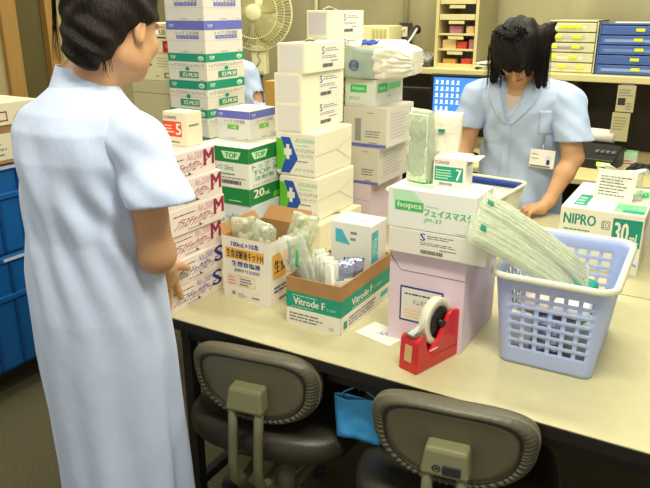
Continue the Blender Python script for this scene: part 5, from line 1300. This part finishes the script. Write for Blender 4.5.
    sleeve(root, [(G(-.885, 2.93, 1.165), .054), (G(-.922, 2.92, 1.135), .068), (G(-.975, 2.885, .97), .069)], s1, (-.10, -.1, -1), .052, 'clothb')
    sleeve(root, [(G(-.59, 2.93, 1.165), .055), (G(-.555, 2.92, 1.135), .070), (G(-.488, 2.88, .94), .078)], s2, (.10, -.1, -1), .055, 'clothb')
    # lapels, placket, pocket
    dirb = (0, 1, 0)
    def lap(s):
        def fn(u, v):
            z = 1.215-.17*v; x = -.748-.014*v+s*(.060*(1-v)+.004)+s*(.012+.045*math.sin(math.pi*min(1, .25+v*.75)))*u
            return G(x, 2.55, z)
        return fn
    for s in (-1, 1): patch('lapel', root, dress, lap(s), dirb, 8, 16, 'clothb', .004, .003)
    patch('placket', root, dress, lambda u, v: G(-.770-.02+.04*u-.0*v, 2.55, 1.06-.5*v), dirb, 4, 50, 'clothb', .002, .002)
    patch('pocket', root, dress, lambda u, v: G(-.640+.095*u, 2.55, 1.01+.10*v), dirb, 10, 10, 'clothb', .0025, .002)
    U = SDF((-.25, -.26, .92), (.25, .2, 1.22), .006)
    U.loft([.94, 1.0, 1.1, 1.15, 1.185], [L(0, y, 0)[0] for y in (.012, .025, .042, .052, .056)], [L(0, y, 0)[1] for y in (.012, .025, .042, .052, .056)], [.14, .145, .158, .15, .12], [.106, .106, .112, .104, .09], ra, .02)
    U.cone(G(-.742, 2.90, 1.17), G(-.745, 2.84, 1.30), .055, .075, .01, True)
    U.mesh('undershirt', 'inner', root)
    # hair
    h = SDF((hc[0]-.22, hc[1]-.22, hc[2]-.26), (hc[0]+.22, hc[1]+.22, hc[2]+.24), .005)
    wav = lambda q: .0035*np.sin(q[0]*140+q[1]*35+2*np.sin(q[2]*30))
    h.ell(put(hc, B, (0, -.012, .036)), (.097, .114, .098), B, .02, mod=wav)
    hx, hy, hz = hc
    for dx, dy, zl, r0 in ((-.105, -.01, .115, .036), (.100, -.01, .125, .036), (-.112, .04, .11, .03), (.110, .04, .125, .032), (-.09, .085, .09, .035), (.09, .085, .09, .035), (-.03, .10, .07, .04), (.035, .10, .07, .04), (-.075, -.075, .07, .026), (.07, -.08, .075, .026)):
        h.cone((hx+dx*.74, hy+dy, hz+.06), (hx+dx*.90, hy+dy*1.0, hz-zl), r0, .012, .025)
    for dx, zl in ((-.048, .045), (-.02, .04), (.012, .042), (.044, .05)): h.cone((hx+dx, hy-.085, hz+.05), (hx+dx*1.1, hy-.115, hz-zl), .026, .010, .02)
    for q in ((.128, .045, .075), (.120, .06, .115), (.125, .04, .04)): h.cone((hx+.085, hy+.05, hz+.085), (hx+q[0], hy+q[1], hz+q[2]), .024, .005, .012)
    h.mesh('hair', 'hairb', root, 1)
    gs = []
    rr = random.Random(4)
    for k in range(26):
        an = -2.9+5.8*k/25; sx_, cy_ = math.sin(an), math.cos(an); rad = .088
        top = put(hc, B, (.055*sx_, .02*cy_, .128)); midp = (hx+.106*sx_, hy-.095*cy_+.0, hz+.02); end = (hx+.100*sx_+rr.uniform(-.012, .012), hy-.11*cy_, hz-(.055 if abs(sx_) < .55 and cy_ > 0 else .125)+rr.uniform(-.02, .02))
        gs.append(([top, tuple(Vector(top).lerp(Vector(midp), .5)+Vector((.02*sx_, -.02*cy_, .02))), midp, end], .0022, 14, .008, k))
    strands('strands', root, gs, 'hairb')
    # badge
    cl = drape(dress, [G(-.617, 2.5, 1.0)], (0, 1, 0), .006)[0]; cl = Vector(cl)+Vector((ox, oy, 0))
    t = thing('name_badge', 'clear name badge clipped to the chest pocket of the bent over person', 'badge', tuple(cl))
    b = MB(); b.box(-.004, -.004, -.03, .004, .002, .008, 'steel', .001); b.build('clip', t)
    b = MB(); b.tube([(0, -.003, -.03), (0.002, -.006, -.05)], .004, 'clear', 6); b.build('strap', t)
    b = MB(); b.box(-.052, -.002, -.075, .052, .001, 0, 'white', .002); prints(b, .104, .004, .07, [('d', 'F', .08, .75, .4, .85, 1, 'ink'), ('d', 'F', .08, .5, .5, .62, 1, 'inkgrey'), ('r', 'F', .66, .2, .86, .72, 'lblue'), ('r', 'F', .7, .22, .82, .5, 'ink'), ('r', 'F', .04, .04, .86, .14, 'inkgrey')], -.074)
    o = b.build('badge_card', t, (.004, -.012, -.05), recalc=False); o.rotation_euler = (-.12, .0, R(-6))
nurse_right()

# ---------------------------------------------------------------- the third person, mostly hidden behind the tall stack
def nurse_back():
    ox, oy = -2.43, 3.06
    root = thing('person', 'person with dark hair standing behind the tall stack of tube boxes, mostly hidden', 'person', (ox, oy, 0))
    az = R(-80); ra = az-math.pi/2; rv = Vector((math.cos(ra), math.sin(ra), 0)); fv = Vector((math.cos(az), math.sin(az), 0))
    L = lambda x, y, z: tuple(Vector((0, 0, z))+rv*x+fv*y)
    hc = L(0, .06, 1.42); B = basis(az, R(15))
    S = SDF((-.36, -.3, -.005), (.36, .3, 1.58), .007)
    add_head(S, hc, B, .98); S.cone(put(hc, B, (0, -.03, -.04)), L(0, .02, 1.29), .048, .055, .03); S.cone(L(0, .02, 1.29), L(0, 0, 1.22), .055, .08, .04)
    S.loft([.74, .86, 1.0, 1.12, 1.2, 1.25, 1.27], [0]*7, [0]*7, [.13, .15, .13, .14, .16, .12, .06], [.1, .1, .09, .1, .09, .06, .05], ra, .03)
    for s in (-1, 1):
        S.chain([L(s*.16, 0, 1.16), L(s*.22, .02, .94), L(s*.19, .12, .78)], [.048, .04, .026], .02); hnd = L(s*.175, .15, .73); S.cone(L(s*.19, .12, .78), hnd, .026, .028, .015)
        for i in range(4): k_ = L(s*(.155+.014*i), .165, .70); finger(S, [hnd, k_, L(s*(.155+.014*i), .17, .665)], .012, .008)
        finger(S, [hnd, L(s*.14, .16, .72), L(s*.13, .175, .70)], .012, .009)
        S.chain([L(s*.08, 0, .82), L(s*.075, 0, .47), L(s*.075, -.008, .33), L(s*.075, -.01, .1)], [.085, .054, .054, .035], .02); S.cone(L(s*.075, -.02, .06), L(s*.09, .11, .035), .033, .026, .03)
    S.mesh('body', 'skin', root)
    for s in (-1, 1):
        b = SDF((-.25, -.25, -.002), (.25, .15, .12), .008); b.cone(L(s*.075, -.03, .045), L(s*.092, .125, .036), .043, .036, .02); o = b.mesh('shoe', 'shoe', root)
        for v in o.data.vertices: v.co.z = max(v.co.z, .001)
    face_parts(hc, B, root, .98)
    D = SDF((-.36, -.26, .28), (.36, .26, 1.32), .008)
    D.loft([.31, .5, .72, .86, 1.0, 1.1, 1.18, 1.23, 1.26, 1.285], [0]*10, [0]*10, [.19, .19, .19, .175, .165, .172, .17, .13, .09, .065], [.16, .16, .15, .13, .12, .125, .12, .1, .08, .062], ra, .03, skirt_fold(.01, .95, .3, 5, 1.))
    D.cone(L(0, .03, 1.27), L(0, .05, 1.36), .058, .07, .008, True); D.mesh('uniform', 'clothb', root)
    for s in (-1, 1): sleeve(root, [(L(s*.11, 0, 1.19), .05), (L(s*.15, 0, 1.165), .058), (L(s*.22, .02, .96), .064)], L(s*.205, .015, 1.0), (s*.18, .05, -1), .056, 'clothb', .008)
    h = SDF((hc[0]-.2, hc[1]-.2, hc[2]-.2), (hc[0]+.2, hc[1]+.2, hc[2]+.2), .006)
    h.ell(put(hc, B, (0, -.014, .036)), (.09, .108, .092), B, .02); h.ell(put(hc, B, (0, -.05, -.04)), (.088, .06, .085), B, .03)
    for s in (-1, 1): h.cone(put(hc, B, (s*.078, .0, .03)), put(hc, B, (s*.08, .005, -.085)), .026, .012, .02)
    h.ell(put(hc, B, (0, .095, -.05)), (.066, .075, .095), B, .015, True); h.mesh('hair', 'hairb', root)
nurse_back()
